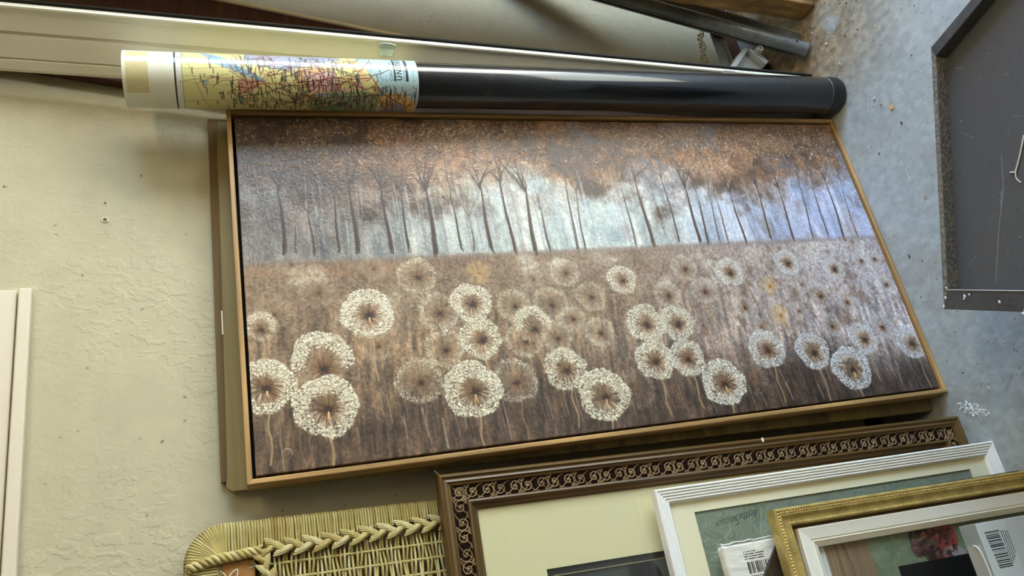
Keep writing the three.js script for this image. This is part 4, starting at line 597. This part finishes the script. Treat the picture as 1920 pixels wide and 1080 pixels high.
  for (let y = 0.03, k = 0; y < 1.246; y += 0.0112, k++) for (const o of [-0.0022, 0.0022]) { const pts = []; for (let i = 0; i <= 26; i++) { const x = lerp(-0.046, -HW + 0.03, i / 26), ph = (Math.PI * (x + 0.062)) / 0.0205 + (k % 2) * Math.PI; pts.push(V(x, y + o + 0.0012 * Math.sin(i * 1.9 + k) + (o > 0 ? 1 : -1) * 0.0009 * Math.cos(ph * 0.5), -0.0035 + 0.003 * Math.cos(ph))); } weave[(k * 7 + (o > 0 ? 1 : 0)) % 3].push(tube(pts, 0.0019, 52, 5)); }
  mesh('upright_cane', mergeGeometries(stakes), reedMats[0], t, undefined, 'stuff'); weave.forEach((g, i) => mesh('woven_cane', mergeGeometries(g), reedMats[[0, 2, 1][i]], t, undefined, 'stuff'));
}

// ------------------------------------------------------------------ black tray-topped low table on the floor
{
  const t = thing('black_tray_table', 'low black table top with raised rim and scratched panel on the grey floor', 'table');
  const P1 = [0.459, 0.575], P2 = [0.077, 0.412], P3 = [-0.117, 0.817], P4 = [0.56, 1.05], c0 = [0.27, 0.7];
  t.position.set(c0[0], 0, c0[1]);
  const L = (p) => [p[0] - c0[0], -(p[1] - c0[1])];   // plan outline, then turned flat
  const flat = (pts, y0, y1, bev = 0.0015) => { const g = prism(pts.map(L), 0, y1 - y0, bev); g.rotateX(-Math.PI / 2); g.translate(0, y0, 0); return boxUV(g); };
  const mix = (a, b, q) => [lerp(a[0], b[0], q), lerp(a[1], b[1], q)];
  const rr = rngOf(616), panelTex = canvasTex(1024, 1024, (c, w, h) => { c.fillStyle = '#525355'; c.fillRect(0, 0, w, h); for (let i = 0; i < 900; i++) { c.fillStyle = rr() < 0.5 ? rgb(52, 53, 54, 0.3) : rgb(66, 66, 66, 0.25); c.fillRect(rr() * w, rr() * h, 2 + 30 * rr(), 1 + 2 * rr()); } for (let i = 0; i < 80; i++) { const x = rr() * w, y = rr() * h, a = rr() * 6.3, l = 6 + 40 * rr() * rr(); strokeLine(c, [[x, y], [x + l * Math.cos(a), y + l * Math.sin(a)]], rgb(170, 172, 170, 0.3 + 0.3 * rr()), 0.8 + rr()); } for (let i = 0; i < 160; i++) { c.fillStyle = rgb(205, 205, 198, 0.6); c.beginPath(); c.arc(rr() * w, rr() * h, 0.7 + 1.6 * rr() * rr(), 0, 7); c.fill(); } c.lineJoin = 'round'; strokeLine(c, [[998, 172], [930, 200], [850, 252], [753, 306]], rgb(150, 152, 150, 0.75), 1.6); strokeLine(c, [[900, 140], [860, 150], [842, 168]], rgb(120, 120, 118, 0.5), 2); });
  const black = std({ map: rep(panelTex, 0.7), roughness: 0.42 }), rimM = std({ color: 0x57585a, map: rep(scuff, 0.2), roughness: 0.45 });
  panelTex.wrapS = panelTex.wrapT = THREE.RepeatWrapping; black.map.wrapS = black.map.wrapT = THREE.RepeatWrapping;
  const chipN = fbm(24, 24, 3, 620), chipB = rep(texOf(512, 512, (u, v) => chipN(u, v)), 0.08), chipC = rep(texOf(512, 512, (u, v) => { const k = 0.75 + 0.5 * (chipN(u, v) - 0.4); return [k, k * 0.97, k * 0.92]; }, true), 0.08);
  const dl = [(P1[0] - P2[0]) / 0.4153, (P1[1] - P2[1]) / 0.4153], dz = [-dl[1], dl[0]];
  const A1 = [P1[0] - 0.017 * dl[0] + 0.008 * dz[0], P1[1] - 0.017 * dl[1] + 0.008 * dz[1]], A2 = [P2[0] + 0.03 * dl[0] + 0.008 * dz[0], P2[1] + 0.03 * dl[1] + 0.008 * dz[1]], A3 = [P3[0] + 0.03 * dl[0] - 0.02 * dz[0], P3[1] + 0.03 * dl[1] - 0.02 * dz[1]], A4 = [P4[0] - 0.026 * dl[0] - 0.02 * dz[0], P4[1] - 0.026 * dl[1] - 0.02 * dz[1]];
  mesh('panel', flat([P1, P2, P3, P4].map((p) => mix(p, c0, 0.012)), 0.2, 0.225), black, t);
  mesh('rim', flat([P1, P2, A2, A1], 0.199, 0.25), std({ color: 0x8f8f8a, map: chipC, roughness: 0.75, bumpMap: chipB, bumpScale: 0.0012 }), t, 'rough chipboard rim facing the wall');
  mesh('rim', flat([P1, A1, A4, P4], 0.199, 0.2505), rimM, t); mesh('rim', flat([P2, P3, A3, A2], 0.199, 0.2505), rimM, t); mesh('rim', flat([P3, P4, A4, A3], 0.199, 0.25), rimM, t);
  mesh('worn_edge', tube([V(...[L(A2)[0], 0.2507, -L(A2)[1]]), V(L(A3)[0], 0.2507, -L(A3)[1])], 0.0011, 4, 6), std({ color: 0xa9aaa6, roughness: 0.6 }), t, 'bare worn edge');
  mesh('base', flat([P1, P2, P3, P4].map((p) => mix(p, c0, 0.13)), 0, 0.2), std({ color: 0x1f1f20, roughness: 0.6 }), t);  // unseen inset base, sized to deepen the shade on the floor beside it
  for (let i = 0; i < 14; i++) { const q = rr(), s = 0.02 + 0.2 * rr(), p = i < 3 ? mix(P2, A2, rr()) : [lerp(A2[0], A3[0], q) + (rr() - 0.3) * 0.03, lerp(A2[1], A3[1], q * 0.5)]; const g = new THREE.IcosahedronGeometry(0.0018 + 0.0022 * rr() * rr(), 0); g.scale(1, 0.35, 0.7); g.translate(L(p)[0], (i < 3 || (rr() < 0.5)) ? 0.2512 : 0.2512, -L(p)[1]); mesh('paint_chip', g, std({ color: 0xe9e9e4, roughness: 0.7 }), t); }
  const tw = thing('dry_stalk', 'pale dry forked plant stalk lying on the black table top', 'twig');
  const tp = (x, z) => V(x, 0.2266, z); const sm = std({ color: 0xcfcdc3, roughness: 0.8 });
  mesh('stem', tube([tp(0.258, 0.624), tp(0.236, 0.607), tp(0.2165, 0.59)], 0.0014, 12, 5), sm, tw); mesh('side_shoot', tube([tp(0.2165, 0.59), tp(0.221, 0.583)], 0.0012, 5, 5), sm, tw); mesh('side_shoot', tube([tp(0.2165, 0.59), tp(0.208, 0.587), tp(0.199, 0.59)], 0.0011, 6, 5), sm, tw);
}

// ------------------------------------------------------------------ litter on the floor
{
  const r = rngOf(900);
  const grit = [[], [], []];
  const drop = (x, z, s) => { const g = new THREE.IcosahedronGeometry(s, 0), p = g.attributes.position; g.rotateY(r() * 6); g.scale(1 + 0.8 * r(), 0.45 + 0.3 * r(), 0.7 + 0.5 * r()); g.translate(x, s * 0.3, z); grit[Math.floor(r() * 3)].push(g); };
  for (let i = 0; i < 420; i++) { const a = r(), x = 0.83 + 0.2 * (r() + r() - 0.8), z = 0.12 + 0.2 * r() + 0.05 * r(); if (x > 0.905 && z < 0.2) continue; drop(x, z, 0.0007 + 0.0017 * r() * r()); }
  for (let i = 0; i < 260; i++) { const x = -0.05 + 0.95 * r(), z = 0.17 + 0.3 * r(); if ((x > 0 && z > 0.37 + 0.427 * (x - 0.077)) || (x < 0.66 && z < 0.19)) continue; drop(x, z, 0.0007 + 0.0014 * r() * r()); }
  for (const [x, z, s] of [[0.61, 0.281, 0.0035], [0.59, 0.29, 0.003], [0.737, 0.24, 0.003], [0.802, 0.23, 0.0045], [0.274, 0.209, 0.0035], [0.361, 0.293, 0.003], [-0.02, 0.25, 0.003], [0.525, 0.313, 0.0028], [0.5, 0.24, 0.0025]]) drop(x, z, s);
  const go = thing('floor_grit', 'dark and sandy grains of grit scattered on the grey floor', 'grit'); go.userData.kind = 'stuff';
  [0x5d554b, 0x9b8d70, 0xb9b4a4].forEach((color, i) => mesh('grains', mergeGeometries(grit[i]), std({ color, roughness: 0.9 }), go, undefined, 'stuff'));
  const lf = thing('dry_leaf', 'small curled orange dry leaf lying on the grey floor near the tube', 'leaf'); lf.position.set(0.567, 0.0005, 0.309);
  const lg = prism([[-0.006, -0.002], [-0.001, -0.005], [0.005, -0.003], [0.007, 0.002], [0.002, 0.003], [0, 0.006], [-0.004, 0.003]], 0, 0.0012, 0.0003); lg.rotateX(-1.35); lg.translate(0, 0.0012, 0); mesh('blade', lg, std({ color: 0xcf9c66, roughness: 0.8 }), lf);
  mesh('stalk', tube([V(0.006, 0.001, 0), V(0.009, 0.002, 0.001), V(0.011, 0.001, 0.003)], 0.0004, 6, 4), std({ color: 0x8a6236, roughness: 0.8 }), lf);
  const st = thing('wood_splinter', 'pale splintered stick of wood lying at the foot of the rotten post', 'stick'); mesh('stick', tube([V(0.915, 0.006, 0.262), V(0.935, 0.008, 0.252), V(0.958, 0.007, 0.246)], 0.0055, 10, 7), std({ color: 0xd8c6a0, map: rep(woodMap, 0.1), roughness: 0.8 }), st); mesh('torn_end', new THREE.ConeGeometry(0.0052, 0.016, 6).rotateZ(1.4).translate(0.91, 0.006, 0.265), std({ color: 0xe6d9b8, roughness: 0.9 }), st);
  // crumbs and a scrap of clear plastic beside the frames
  const sh = []; for (let i = 0; i < 130; i++) { const g = new THREE.TetrahedronGeometry(0.001 + 0.0026 * r() * r(), 0); g.scale(1.5, 0.5, 1); g.rotateY(r() * 6); const q = r(); g.translate(-0.03 - 0.03 * q + 0.018 * (r() - 0.5), 0.001, 0.185 + 0.04 * q + 0.024 * (r() - 0.5)); sh.push(g); }
  tag(mesh('plastic_crumbs', mergeGeometries(sh), phys({ color: 0xeef2f2, roughness: 0.2, clearcoat: 1 }), scene, undefined, 'stuff'), 'clear white crumbs of broken plastic on the floor beside the carved frame', 'crumbs');
}

renderer.render(scene, camera);
